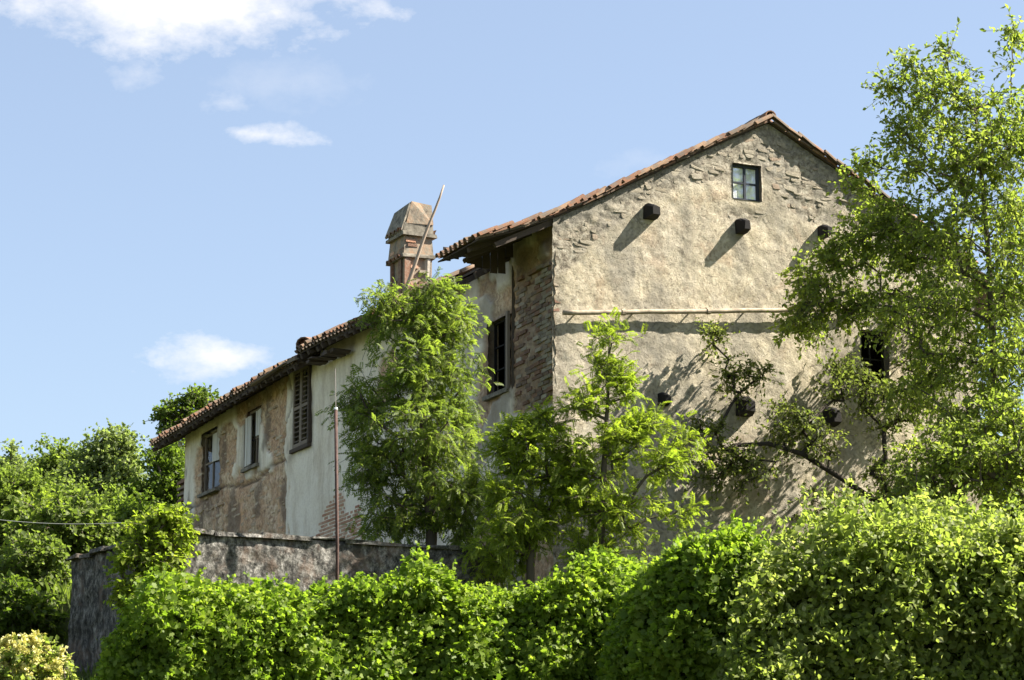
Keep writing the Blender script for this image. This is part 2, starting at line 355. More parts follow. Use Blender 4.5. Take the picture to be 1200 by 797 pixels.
class MB:
    def __init__(s): s.v = []; s.f = []
    def add(s, v, f):
        b = len(s.v); s.v += [tuple(q) for q in v]; s.f += [tuple(i + b for i in q) for q in f]
    def box(s, c, ax, ay, az, jit=0.0):
        """centre and three half-axis vectors"""
        c, ax, ay, az = map(np.asarray, (c, ax, ay, az)); v = []
        for i in (-1, 1):
            for j in (-1, 1):
                for k in (-1, 1): v.append(c + i * ax + j * ay + k * az + (rng.uniform(-jit, jit, 3) if jit else 0))
        s.add(v, [(0, 1, 3, 2), (4, 6, 7, 5), (0, 4, 5, 1), (2, 3, 7, 6), (0, 2, 6, 4), (1, 5, 7, 3)])
    def hbox(s, s0, s1, t0, t1, z0, z1, jit=0.0):     # box in house coordinates
        s.box(W((s0 + s1) / 2, (t0 + t1) / 2, (z0 + z1) / 2), E * (s1 - s0) / 2, D * (t1 - t0) / 2, np.array([0, 0, (z1 - z0) / 2]), jit)
    def tube(s, pts, rad, k=6, cap=True):
        pts = [np.asarray(p, float) for p in pts]; rings = []
        for i, p in enumerate(pts):
            d = pts[min(i + 1, len(pts) - 1)] - pts[max(i - 1, 0)]; d /= np.linalg.norm(d) + 1e-9
            a = np.cross(d, (0, 0, 1) if abs(d[2]) < .9 else (1, 0, 0)); a /= np.linalg.norm(a); b = np.cross(d, a)
            r = rad[i] if hasattr(rad, '__len__') else rad
            rings.append([p + r * (math.cos(q) * a + math.sin(q) * b) for q in np.linspace(0, 2 * math.pi, k, endpoint=False)])
        v = [q for r in rings for q in r]; f = []
        for i in range(len(pts) - 1):
            for j in range(k): f.append((i * k + j, i * k + (j + 1) % k, (i + 1) * k + (j + 1) % k, (i + 1) * k + j))
        if cap: f.append(tuple(range(k - 1, -1, -1))); f.append(tuple(range((len(pts) - 1) * k, len(pts) * k)))
        s.add(v, f)
    def build(s, name, mat, parent=None, smooth=False): return pymesh(name, s.v, s.f, mat, parent, smooth)

# ------------------------------------------------------------------ ground
KC = at(215, 618, 42.6)[:2]; KA = at(84, 652, 46.4)[:2]; KB = at(590, 641, 45.3)[:2]; WALL_TOP = 5.905
def side(p, a, b): return (b[0] - a[0]) * (p[:, 1] - a[1]) - (b[1] - a[1]) * (p[:, 0] - a[0])
def ground_z(x, y):
    x = np.asarray(x, float); y = np.asarray(y, float)
    low = np.interp(y, [-200, 12, 22, 30, 42, 60, 80, 130, 220, 400, 5000], [-1.6, -1.6, -.3, 1.0, 3.0, 5.2, 7.5, 14., 22., 26., 26.])
    right = np.interp(y, [-200, 12, 22, 30, 42, 60, 5000], [-1.6, -1.6, -.3, 1.2, 5.0, 5.3, 5.3])
    f = sstep(-6, 6, x); lowm = low * (1 - f) + right * f
    p = np.stack([x, y], 1)
    da = side(p, KC, KA) / np.linalg.norm(KA - KC); db = -side(p, KC, KB) / np.linalg.norm(KB - KC)
    ins = np.minimum(-da, -db)
    ter = sstep(.05, .5, ins) * sstep(60 + 20, 60, y - np.maximum(0, x) * 0)
    z = lowm * (1 - ter) + np.maximum(lowm, 5.2) * ter
    far = np.hypot(x, y)
    return z + (fbm(np.stack([x, y, 0 * x], 1), 6.0, 4, 3) - .5) * np.interp(far, [0, 20, 60, 300], [.1, .3, .5, 3])
gx = np.concatenate([[-4000, -1500, -700, -350, -200, -120, -80, -55, -40], np.arange(-30, 30.1, .5), [40, 55, 80, 120, 200, 350, 700, 1500, 4000]])
gy = np.concatenate([[-800, -200, -60, -20, 0, 8], np.arange(14, 70, .5), np.arange(70, 140, 4), [150, 180, 220, 300, 400, 700, 1500, 3000, 5000]])
GX, GY = np.meshgrid(gx, gy); GZ = ground_z(GX.ravel(), GY.ravel())
nx, ny = len(gx), len(gy); ii = np.arange(nx * ny).reshape(ny, nx)
gf = np.stack([ii[:-1, :-1], ii[:-1, 1:], ii[1:, 1:], ii[1:, :-1]], -1).reshape(-1, 4)
tag(fastmesh('ground', np.stack([GX.ravel(), GY.ravel(), GZ], 1), gf, M['ground'], smooth=True), kind='structure')
def gz(x, y): return float(ground_z(np.array([x]), np.array([y]))[0])

# ------------------------------------------------------------------ the farmhouse
HOUSE = empty('farmhouse', W(4.8, 0, 5.0), 'long derelict stone farmhouse with peeling tan plaster and clay tile roof', 'house')
APEX_S = 4.87; WID = 2 * APEX_S; LEN = 23.55; TA = 1.9; TB = 12.85; Z0 = 4.4
VERGE = [g(x, y, .1) for x, y in [(561, 271), (600, 262), (647, 246), (700, 224), (760, 196), (830, 164.5), (903, 133)]]
VERGE_R = [(2 * APEX_S - s, z + dz) for (s, z), dz in zip(VERGE[::-1], [0, .0, .0, -.02, -.03, 0, 0])][1:]
PROF_A = np.array([(s, z - .11) for s, z in VERGE] + [(s, z - .11) for s, z in VERGE_R])      # roof deck top at the verge
def roofA(s): return np.interp(s, PROF_A[:, 0], PROF_A[:, 1])
def deckA(s): return roofA(s) - .068
EAVE_B = [l(x, y, .6) for x, y in [(520, 326), (470, 348), (430, 369), (378, 392), (352, 406)]]
EAVE_C = [l(x, y, .6) for x, y in [(347, 418), (316, 433), (250, 473), (180, 516.5)]]

def wall_grid(name, org, ax, outn, u0, u1, z0, top, holes, cell, mat, disp, parent, reveal=.28):
    """an upright wall as a fine mesh: u along ax, z up, bounded by top(u), with window holes and their reveals"""
    def lines(a, b, extra):
        k = max(1, int(round((b - a) / cell))); v = list(np.linspace(a, b, k + 1))
        for q in extra:
            if a < q < b:
                j = int(np.argmin([abs(c - q) for c in v])); v[j] = q
        return np.array(sorted(set(v)))
    us = lines(u0, u1, [q for h in holes for q in h[:2]]); tmax = float(np.max(top(np.linspace(u0, u1, 200))))
    zs = lines(z0, tmax, [q for h in holes for q in h[2:4]])
    UU, ZZ = np.meshgrid(us, zs); T = top(us)[None, :]; ZC = np.minimum(ZZ, T)
    u = UU.ravel(); z = ZC.ravel(); off, zones = disp(u, z)
    v = org + np.outer(u, ax) + np.outer(off, outn); v[:, 2] += z
    nu = len(us); idx = np.arange(len(u)).reshape(len(zs), nu)
    q = np.stack([idx[:-1, :-1], idx[:-1, 1:], idx[1:, 1:], idx[1:, :-1]], -1)
    keep = ~((ZZ[:-1, :-1] >= T[:, :-1]) & (ZZ[:-1, 1:] >= T[:, 1:]))
    uc = (us[:-1] + us[1:]) / 2; zc = (zs[:-1] + zs[1:]) / 2
    for h in holes: keep &= ~(((uc > h[0]) & (uc < h[1]))[None, :] & ((zc > h[2]) & (zc < h[3]))[:, None])
    f = q[keep]
    # reveals: duplicate the hole's edge ring, pushed inwards
    V = [v]; Fs = [f]; Zn = [zones]; base = len(v)
    for h in holes:
        iu = np.where((us >= h[0] - 1e-6) & (us <= h[1] + 1e-6))[0]; iz = np.where((zs >= h[2] - 1e-6) & (zs <= h[3] + 1e-6))[0]
        ring = [idx[iz[0], i] for i in iu] + [idx[j, iu[-1]] for j in iz[1:]] + [idx[iz[-1], i] for i in iu[::-1][1:]] + [idx[j, iu[0]] for j in iz[::-1][1:-1]]
        rv = v[ring].copy(); o_ = off[ring]
        rv = rv - np.outer(o_ + reveal, outn)
        n_ = len(ring); V.append(rv); Zn.append(zones[ring] * np.array([.6, .6, .6]))
        Fs.append(np.array([(ring[k], ring[(k + 1) % n_], base + (k + 1) % n_, base + k) for k in range(n_)])[:, ::-1]); base += n_
    o = fastmesh(name, np.concatenate(V), np.concatenate(Fs), mat, parent, True, np.concatenate(Zn))
    return o

# --- gable wall
def disp_gable(s, z):
    p = np.stack([s, 0 * s, z], 1); up = deckA(s) - z
    nb = fbm(p, .9, 4, 5); right = sstep(4.5, 6.0, s)
    band = .30 + .55 * nb + right * .55 + .45 * sstep(1.8, .3, s) + .55 * sstep(1.7, .4, np.abs(s - 4.87))
    mas = sstep(.12, -.1, up - band) * sstep(.36, .5, fbm(p, .45, 3, 40) + .2)
    q = sstep(.75, .25, np.abs(s - 4.3)) * sstep(.25, .05, np.abs(z - 13.2)) * .8        # bare patch under the little window
    corner = sstep(.42, .1, s + (nb - .5) * .5) * sstep(12.2, 11.6, z) * .8
    mas = np.clip(np.maximum(mas, np.maximum(q, corner)), 0, 1)
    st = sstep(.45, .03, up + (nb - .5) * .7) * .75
    st = np.maximum(st, sstep(.26, .08, np.abs(s - 4.17 + .1 * np.sin(z * 5))) * sstep(11.4, 12.6, z) * sstep(12.95, 12.85, z) * .55)   # stain below the middle beam
    st = np.maximum(st, .5 * sstep(.46, .68, fbm(p, 1.3, 5, 77)) * sstep(12.2, 13.6, z))
    st = np.maximum(st, .45 * sstep(.52, .66, fbm(p * np.array([1, 1, .4]), .7, 4, 78)))
    pink = sstep(.58, .72, fbm(p, 1.1, 4, 61)) * .5 * sstep(9.5, 8.0, z)
    off = .07 * (fbm(p, 1.4, 3, 8) - .5) + .024 * (fbm(p, .3, 3, 9) - .5) + .02 * (vnoise(p, .1, 4) - .5)
    off += mas * (-.022 + .03 * (vnoise(p * np.array([.6, 1, 1.8]), .10, 14) - .5))
    return off, np.stack([mas, pink, st], 1)
# windows: little gable window and dark lower window
a0, a1 = g(859, 190), g(893, 237); b0, b1 = g(1008, 386), g(1043, 452)
HG = [(a0[0], a1[0], a1[1], a0[1]), (b0[0], b1[0], b1[1], b0[1])]
gable_wall = wall_grid('gable_wall', P0.copy(), E, N, 0, WID, Z0, deckA, HG, .055, M['gable'], disp_gable, HOUSE)
gable_wall['label'] = 'sunlit tan roughcast gable wall with bare rubble under the verge'

# --- long wall
def rect(a, b, c, d_):   # four pixel corners -> (t0,t1,z0,z1)
    q = [l(*k) for k in (a, b, c, d_)]; ts = [k[0] for k in q]; zs = [k[1] for k in q]
    return ((ts[2] + ts[3]) / 2, (ts[0] + ts[1]) / 2, (zs[1] + zs[3]) / 2, (zs[0] + zs[2]) / 2)
HW1 = rect((235, 511), (235, 580), (254.7, 501), (254.7, 570)); HW2 = rect((286.5, 484), (286.5, 550), (303, 474), (303, 542))
HW3 = rect((345, 436), (345, 527), (364, 425), (364, 516)); HW4 = rect((569.5, 379), (569.5, 466), (595, 366), (595, 453))
HL = [HW1, HW2, HW3, HW4]
PITCHS = .524
def topB(t): return np.interp(t, [k[0] for k in EAVE_B], [k[1] for k in EAVE_B]) + .6 * PITCHS - .26
def topC(t): return np.interp(t, [k[0] for k in EAVE_C[::1]], [k[1] for k in EAVE_C]) + .6 * PITCHS - .26
def topL(t):
    t = np.asarray(t, float); return np.where(t < TA, deckA(0.0), np.where(t < TB, topB(t), topC(t)))
def disp_long(t, z):
    p = np.stack([t, 0 * t, z], 1); nb = fbm(p, 1.0, 4, 15); n2_ = fbm(p, 2.2, 4, 16)
    lower = sstep(10.28, 10.05, z + (nb - .5) * .5) * sstep(15.0, 15.3, t + (nb - .5) * .9)
    upper = sstep(15.2, 15.4, t + (nb - .5) * .6) * sstep(.50, .60, n2_ + .10 * sstep(17, 15.6, t) + .05)
    upper *= 1 - sstep(22.4, 22.8, t) * .7
    lower *= 1 - .75 * sstep(22.3, 22.8, t)
    mas = np.maximum(lower, upper * .9)
    mas = np.maximum(mas, sstep(.6, .72, n2_) * .6 * (t < 15))
    corner = sstep(1.9, 1.7, t + (nb - .5) * .3) * sstep(12.1, 11.9, z) * sstep(8.9, 9.3, z)
    front = sstep(3.9, 3.4, t) * sstep(.42, .55, n2_)
    mas = np.clip(np.maximum(np.maximum(mas, front * .7), corner), 0, 1)
    oran = sstep(15.6, 15.9, t) * sstep(19.2, 18.6, t) * sstep(9.75, 9.5, z + (nb - .5) * .5) * sstep(.42, .5, fbm(p, 1.5, 3, 33))
    crack = sstep(.10, .02, np.abs(t - 15.25 - .28 * np.sin(z * 3.1) - (nb - .5) * .6)) * sstep(10.0, 10.3, z)
    crack = np.maximum(crack, sstep(.06, .015, np.abs(z - 10.17 - .10 * np.sin(t * 1.3) - (nb - .5) * .2)) * sstep(15.3, 15.6, t))
    crack = np.maximum(crack, sstep(.07, .02, np.abs(t - 20.2 - (nb - .5) * .5)) * sstep(10.3, 10.1, z))
    dirt = np.maximum(crack * .9, corner * .6)
    dirt = np.maximum(dirt, .6 * sstep(.4, .56, fbm(p, .8, 5, 95)) * sstep(4.6, 3.8, t))
    dirt = np.maximum(dirt, .8 * sstep(.40, .52, fbm(p, .5, 5, 96)) * sstep(2.1, 1.7, t) * sstep(11.6, 11.9, z))
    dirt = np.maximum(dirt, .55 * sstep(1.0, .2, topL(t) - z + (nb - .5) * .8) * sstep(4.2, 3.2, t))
    dirt = np.maximum(dirt, .7 * sstep(.52, .66, fbm(p * np.array([1, 1, .6]), .7, 5, 90)) * sstep(14.5, 15.5, t))
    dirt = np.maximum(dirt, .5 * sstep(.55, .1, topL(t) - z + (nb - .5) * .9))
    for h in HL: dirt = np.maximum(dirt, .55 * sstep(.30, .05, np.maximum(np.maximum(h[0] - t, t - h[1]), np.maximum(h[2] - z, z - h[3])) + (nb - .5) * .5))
    off = .07 * (fbm(p, 1.5, 3, 18) - .5) + .04 * (fbm(p, .35, 3, 19) - .5)
    mas = sstep(.34, .5, mas + (fbm(p, .35, 4, 55) - .5) * .75)
    off += mas * (-.055 + .06 * (vnoise(p * np.array([.55, 1, 1.9]), .15, 24) - .5)) - crack * .07
    return off, np.stack([mas, oran, dirt], 1)
long_wall = wall_grid('long_wall', P0.copy(), D, -E, 0, LEN, Z0, topL, HL, .07, M['long'], disp_long, HOUSE)
long_wall['label'] = 'shaded long side wall with smooth pale plaster and crumbling far end'
# --- remaining walls (not seen from the front) close the shell
def plain_wall(pts, mat): pymesh('rear_wall', pts, [tuple(range(len(pts)))], mat, HOUSE)
sp = np.linspace(0, WID, 25)
plain_wall([W(WID, 0, Z0), W(WID, LEN, Z0), W(WID, LEN, 12.5), W(WID, 0, 12.55)], M['long'])
plain_wall([W(0, LEN, Z0), W(WID, LEN, Z0), W(WID, LEN, 12.27)] + [W(APEX_S, LEN, 12.27 + PITCHS * APEX_S), W(0, LEN, 12.27)], M['long'])
plain_wall([W(0, TA, Z0), W(WID, TA, Z0)] + [W(s, TA, float(deckA(s)) - .01) for s in sp[::-1]], M['interior'])
# brick stub of the annex behind the far corner
mbx = MB()
t0_, z_ = l(209, 560)
for r in range(34):
    zc = 8.2 + r * .085
    for c in range(3):
        mbx.hbox(.06 + c * .26 + (r % 2) * .1, .06 + c * .26 + .24 + (r % 2) * .1, LEN + .02, LEN + .85 + rng.uniform(-.02, .02), zc, zc + .072, .008)
tag(mbx.build('brick_return', M['brick'], HOUSE), kind='stuff')

# --- rubble stones standing out of the gable
def stone_mesh(seed, mat):
    r = np.random.default_rng(seed); pts = []; K = 7
    ang = np.sort((np.arange(K) + r.uniform(-.25, .25, K)) / K * 2 * math.pi); rad = r.uniform(.72, 1.1, K)
    ox = np.sign(np.cos(ang)) * np.abs(np.cos(ang)) ** .42 * rad; oz = np.sign(np.sin(ang)) * np.abs(np.sin(ang)) ** .42 * rad
    back = [(.5 * x, .5, .5 * z) for x, z in zip(ox, oz)]; mid = [(.5 * x, -.25, .5 * z) for x, z in zip(ox, oz)]
    fr = [(.45 * x, -.47 + r.uniform(-.03, .03), .44 * z) for x, z in zip(ox, oz)]
    v = back + mid + fr + [(0, -.49, 0)]; f = []
    for k in range(K):
        j = (k + 1) % K; f += [(k, j, K + j, K + k), (K + k, K + j, 2 * K + j, 2 * K + k), (2 * K + k, 2 * K + j, 3 * K)]
    me = bpy.data.meshes.new('stone'); me.from_pydata(v, [], f); me.materials.append(mat); me.update(); return me
STM = [stone_mesh(k, M['stone']) for k in range(6)]
def place(name, me, parent, pos, X, Y, Z, jitter=0.0):
    """pos and the three scaled local axes"""
    o = bpy.data.objects.new(name, me); link(o, parent)
    m_ = Matrix(((X[0], Y[0], Z[0], pos[0]), (X[1], Y[1], Z[1], pos[1]), (X[2], Y[2], Z[2], pos[2]), (0, 0, 0, 1)))
    m_.translation -= root_loc(parent); o.matrix_local = m_; return o
cands = []
z = 12.0
while z < 15.3:
    hh = rng.uniform(.05, .13); s = rng.uniform(0, .3)
    while s < 8.6:
        ww = rng.choice([rng.uniform(.08, .18), rng.uniform(.2, .5)]); cs, cz = s + ww / 2, z + hh / 2 + rng.uniform(-.03, .03)
        if cs - ww / 2 > .03 and cz + hh / 2 < min(deckA(cs - ww / 2), deckA(cs + ww / 2)) - .02 and not (HG[0][0] - .25 < cs < HG[0][1] + .25 and HG[0][2] - .1 < cz < HG[0][3] + .12):
            o_, zn = disp_gable(np.array([cs]), np.array([cz]))
            if zn[0, 0] > .38 and rng.random() < .66: cands.append((cs, cz, ww, hh, o_[0]))
        s += ww + rng.uniform(.006, .03)
    z += hh + rng.uniform(.0, .008)
print('stones', len(cands))
rng.shuffle(cands)
for i, (cs, cz, ww, hh, of) in enumerate(cands[:296]):
    tl = rng.uniform(-.2, .2); dep = rng.uniform(.10, .14)
    X = (E * math.cos(tl) + np.array([0, 0, math.sin(tl)])) * ww; Z = (-E * math.sin(tl) + np.array([0, 0, math.cos(tl)])) * hh
    place('stone', STM[i % 6], gable_wall, W(cs, 0, cz) + N * (of - dep * .47 + rng.uniform(-.006, .013)), X, -N * dep, Z)

# --- rubble of the crumbling end of the long wall: too small to single out, one part
WSM = [stone_mesh(50 + k, M['warmstone']) for k in range(6)]
def joined_stones(cl, meshes, name, mat, parent):
    vs = []; fs = []; b = 0
    for i, (pos, X, Y, Z) in enumerate(cl):
        me = meshes[i % len(meshes)]
        co = np.array([q.co[:] for q in me.vertices]); vs.append(pos + np.outer(co[:, 0], X) + np.outer(co[:, 1], Y) + np.outer(co[:, 2], Z))
        fs += [tuple(q + b for q in p.vertices) for p in me.polygons]; b += len(co)
    return tag(pymesh(name, np.concatenate(vs), fs, mat, parent), kind='stuff')
cl = []
z = 7.6
while z < 12.1:
    hh = rng.uniform(.06, .13); t = 15.0 + rng.uniform(0, .3)
    while t < 23.3:
        ww = rng.uniform(.2, .5); ct, cz = t + ww / 2, z + hh / 2
        inhole = any(h[0] - .2 < ct < h[1] + .2 and h[2] - .1 < cz < h[3] + .1 for h in HL)
        o_, zn = disp_long(np.array([ct]), np.array([cz]))
        if not inhole and zn[0, 0] > .5 and zn[0, 1] < .5 and cz < topL(ct) - .1 and rng.random() < .42:
            dep = rng.uniform(.10, .14); cl.append((W(0, ct, cz) - E * (o_[0] - dep * .5 + rng.uniform(-.015, .018)), D * ww, E * dep, np.array([0, 0, hh])))
        t += ww + rng.uniform(.01, .05)
    z += hh + .012
joined_stones(cl, WSM, 'rubble_facing', M['warmstone'], long_wall)

# --- bricks: dark corner pier and the bare patch in the plaster
mbk = MB(); mbk.box((0, 0, 0), (.5, 0, 0), (0, .5, 0), (0, 0, .5), .045); BRK = bpy.data.meshes.new('brick'); BRK.from_pydata(mbk.v, [], mbk.f); BRK.materials.append(M['brick'])
BRK3 = BRK.copy(); BRK3.materials[0] = M['stone']; BRK2 = BRK.copy(); BRK2.materials[0] = M['pinkbrick']; zc = 9.15; r = 0
while zc < 11.86:
    hh = .068; t = .035 + (r % 2) * .11; edge = 1.72 + rng.uniform(-.1, .12) - .35 * sstep(9.9, 9.2, zc)
    while t < edge:
        ww = .24 if t > .05 else .24 - (r % 2) * .1
        out_ = disp_long(np.array([t + .12]), np.array([zc]))[0][0] + .004 + .026 * rng.random() + (.05 if zc > 11.72 else 0) + (.025 if (t < .75 and rng.random() < .3) else 0)
        if rng.random() < (.95 if t < .7 else .55):
            place('brick', BRK3 if (t < .62 and rng.random() < .5) else BRK, long_wall, W(-out_ + .07, t + ww / 2, zc + hh / 2), D * ww, E * .14, np.array([0, 0, hh * rng.uniform(.9, 1.05)]))
        t += ww + .014
    zc += hh + .017; r += 1
zc = 7.55; r = 0
while zc < 8.95:
    t = 9.7 + (r % 2) * .13
    while t < 13.2:
        p_ = np.array([[t, 0, zc]]); d_ = ((t - 11.4) / 1.5) ** 2 + ((zc - 8.1) / .75) ** 2 + (fbm(p_, .7, 3, 3)[0] - .5) * 2.2
        if d_ < 1: place('brick', BRK2, long_wall, W(-disp_long(np.array([t + .12]), np.array([zc]))[0][0] + .05 - .010 * rng.random(), t + .12, zc + .03), D * .23, E * .1, np.array([0, 0, .055]))
        t += .254
    zc += .085; r += 1

# --- ledge and beam ends on the gable
q0, q1 = g(660, 366.5, .13), g(1003, 362.5, .13); mb = MB(); pts = []
for k in np.linspace(0, 1, 22):
    pts.append(W(q0[0] + (q1[0] - q0[0]) * k, 0, q0[1] + (q1[1] - q0[1]) * k + rng.uniform(-.008, .008)) + N * .13)
mb.tube(pts, .048, 10)
pipe = mb.build('drain_pipe', M['ledge'], HOUSE, True); pipe['label'] = 'pale pipe running slightly uphill across the gable'
for k in (1, 5, 9, 13, 17, 21):
    mb = MB(); mb.tube([pts[k] - N * .16, pts[k] - N * .05], .016, 6); mb.build('pipe_bracket', M['rust'], pipe)
for k in (4, 10, 16):
    mb = MB(); d_ = (pts[k + 1] - pts[k]) * .22; mb.tube([pts[k], pts[k] + d_], .064, 10); mb.build('pipe_sleeve', M['ledge'], pipe)
def beam_end(px, py, wpx, hpx, dep):
    s, z = g(px, py); k = 1 / 62.; hw, hh = wpx * k / 2, hpx * k / 2; v = []
    for dd, sc_, dz in ((-.12, 1, 0), (dep * .4, .95, 0), (dep, .55, -.03)):
        for a_, b_ in ((-1, -1), (1, -1), (1, .75), (.55, 1), (-.6, 1), (-1, .7)):
            v.append(W(s + a_ * hw * sc_ + rng.uniform(-.012, .012), 0, z + b_ * hh * sc_ + dz + rng.uniform(-.012, .012)) + N * dd)
    f = []
    for i in (0, 1):
        for j in range(6): f.append((i * 6 + j, i * 6 + (j + 1) % 6, i * 6 + 6 + (j + 1) % 6, i * 6 + 6 + j))
    f.append(tuple(range(12, 18))); pymesh('beam_end', v, f, M['beam'], gable_wall)
for q in [(760, 249, 17, 19, .34), (867, 266, 14, 19, .32), (963, 272, 12, 17, .32), (776, 468, 13, 16, .26), (870, 477, 21, 25, .34), (972, 489, 18, 24, .32)]: beam_end(*q)

# --- windows
def pane(parent, org, ax, outn, u0, u1, z0, z1, depth, mat=None):
    mb = MB(); mb.box(org + ax * (u0 + u1) / 2 - outn * depth + np.array([0, 0, (z0 + z1) / 2]), ax * (u1 - u0) / 2, outn * .003, np.array([0, 0, (z1 - z0) / 2])); return mb.build('pane', mat or M['glass'], parent)
def bar(mb, org, ax, outn, u0, u1, z0, z1, depth, th=.05):
    mb.box(org + ax * (u0 + u1) / 2 - outn * depth + np.array([0, 0, (z0 + z1) / 2]), ax * (u1 - u0) / 2, outn * th / 2, np.array([0, 0, (z1 - z0) / 2]), .002)
def window(hole, org, ax, outn, nu, nz, fmat, wbar=.05, depth=.17, sill=None, curtain=False, glass=True, label=None, pmat=None):
    u0, u1, z0, z1 = hole; fr = MB()
    bar(fr, org, ax, outn, u0 + .004, u0 + wbar, z0 + .004, z1 - .004, depth); bar(fr, org, ax, outn, u1 - wbar, u1 - .004, z0 + .004, z1 - .004, depth)
    bar(fr, org, ax, outn, u0 + wbar, u1 - wbar, z0 + .004, z0 + wbar, depth); bar(fr, org, ax, outn, u0 + wbar, u1 - wbar, z1 - wbar, z1 - .004, depth)
    wo = fr.build('window', fmat, HOUSE)
    if label: wo['label'] = label
    iu = (u1 - u0 - 2 * wbar) / nu; iz = (z1 - z0 - 2 * wbar) / nz; mw = wbar * .42
    for k in range(1, nu):
        mb = MB(); c = u0 + wbar + k * iu; bar(mb, org, ax, outn, c - mw, c + mw, z0 + wbar, z1 - wbar, depth, .045); mb.build('mullion', fmat, wo)
    for k in range(1, nz):
        mb = MB(); c = z0 + wbar + k * iz; bar(mb, org, ax, outn, u0 + wbar, u1 - wbar, c - mw * .8, c + mw * .8, depth, .035); mb.build('muntin', fmat, wo)
    if glass:
        for i in range(nu):
            for j in range(nz): pane(wo, org, ax, outn, u0 + wbar + i * iu + mw, u0 + wbar + (i + 1) * iu - mw, z0 + wbar + j * iz + mw, z0 + wbar + (j + 1) * iz - mw, depth + .004, M['glass'] if curtain else M['dimglass'])
    if curtain:
        K = 24; v = []
        for k in range(K + 1):
            u = u0 + (u1 - u0) * k / K
            for zz in (z0, z1): v.append(org + ax * u - outn * (depth + .045 + .008 * math.sin(k * 1.9)) + np.array([0, 0, zz]))
        pymesh('curtain', v, [(2 * k, 2 * k + 2, 2 * k + 3, 2 * k + 1) for k in range(K)], M['curtain'], wo, True)
    if sill:
        mb = MB(); bar(mb, org, ax, outn, u0 - .06, u1 + .06, z0 - .09, z0 - .005, .04 - sill / 2, sill + .1); mb.build('sill', M['cement'] if fmat is not M['frame'] else M['brick'], wo)
    return wo
window(HG[0], P0, E, N, 2, 2, M['frame'], .055, .13, None, True, label='little four-pane window high in the gable with white curtain')
window(HG[1], P0, E, N, 2, 2, M['beam'], .05, .22, .05, False, False, label='dark lower gable window half hidden by leaves')
w4 = window(HW4, P0, D, -E, 2, 3, M['beam'], .045, .2, .05, False, False, label='dark empty window with wooden grille beside the brick pier')
mb = MB()
bar(mb, P0, D, -E, HW4[0] - .09, HW4[0] + .0, HW4[2] - .05, HW4[3] + .02, -.02, .06); mb.build('side_board', M['greywood'], w4)
def board_panel(parent, u0, u1, z0, z1, depth, k, mat, name='board'):
    wd = (u1 - u0) / k
    for i in range(k):
        mb = MB(); bar(mb, P0, D, -E, u0 + i * wd + .006, u0 + (i + 1) * wd - .006, z0 + rng.uniform(0, .03), z1 - rng.uniform(0, .03), depth + rng.uniform(-.008, .008), .03); mb.build(name, mat, parent)
w1 = window(HW1, P0, D, -E, 2, 2, M['greywood'], .07, .14, .05, False, True, label='far window of the long wall with pale board and dark panes')
um = (HW1[0] + HW1[1]) / 2
board_panel(w1, HW1[0] + .08, um - .03, (HW1[2] + HW1[3]) / 2 - .05, HW1[3] - .08, .09, 3, M['palewood'])
w2 = window(HW2, P0, D, -E, 2, 2, M['greywood'], .06, .16, .06, False, True, label='middle window of the long wall with one pale shutter ajar')
um = (HW2[0] + HW2[1]) / 2
board_panel(w2, um + .08, HW2[1] - .01, HW2[2] + .05, HW2[3] - .15, .03, 3, M['palewood'])
board_panel(w2, HW2[0] + .05, um - .1, (HW2[2] + HW2[3]) / 2 + .0, HW2[3] - .06, .09, 3, M['palewood'])
# louvred shutters, two leaves
def shutter(u0, u1, z0, z1, out_):
    mb = MB(); sw = .075
    for a_, b_ in ((u0, u0 + sw), (u1 - sw, u1)): bar(mb, P0, D, -E, a_, b_, z0, z1, -out_, .045)
    for a_, b_ in ((z0, z0 + .1), (z1 - .1, z1), ((z0 + z1) / 2 - .04, (z0 + z1) / 2 + .04)): bar(mb, P0, D, -E, u0 + sw, u1 - sw, a_, b_, -out_, .042)
    so = mb.build('shutter', M['greywood'], HOUSE); so['label'] = 'weathered louvred shutter closed over the tall window'
    for za, zb in ((z0 + .1, (z0 + z1) / 2 - .04), ((z0 + z1) / 2 + .04, z1 - .1)):
        k = int((zb - za) / .105)
        for i in range(k):
            c = W(-out_ , (u0 + u1) / 2, za + (i + .5) * (zb - za) / k); m_ = MB()
            tl = -.62 + rng.uniform(-.1, .1); a = -E * math.cos(tl) + np.array([0, 0, math.sin(tl)]); b = np.cross(D, a)
            m_.box(c, D * (u1 - u0 - 2 * sw) / 2, a * .042, b * .006); m_.build('slat', M['greywood'], so)
um = (HW3[0] + HW3[1]) / 2
shutter(HW3[0] + .01, um - .01, HW3[2] - .02, HW3[3], .03); shutter(um + .01, HW3[1] - .01, HW3[2] - .02, HW3[3], .02)
mb = MB(); bar(mb, P0, D, -E, HW3[0] - .08, HW3[1] + .08, HW3[2] - .12, HW3[2] - .03, -.03, .12); mb.build('sill', M['darkwood'], HOUSE)
mb = MB(); bar(mb, P0, D, -E, HW3[0] - .09, HW3[0] - .0, HW3[2] - .02, HW3[3] + .05, -.03, .1); mb.build('window_post', M['darkwood'], HOUSE)

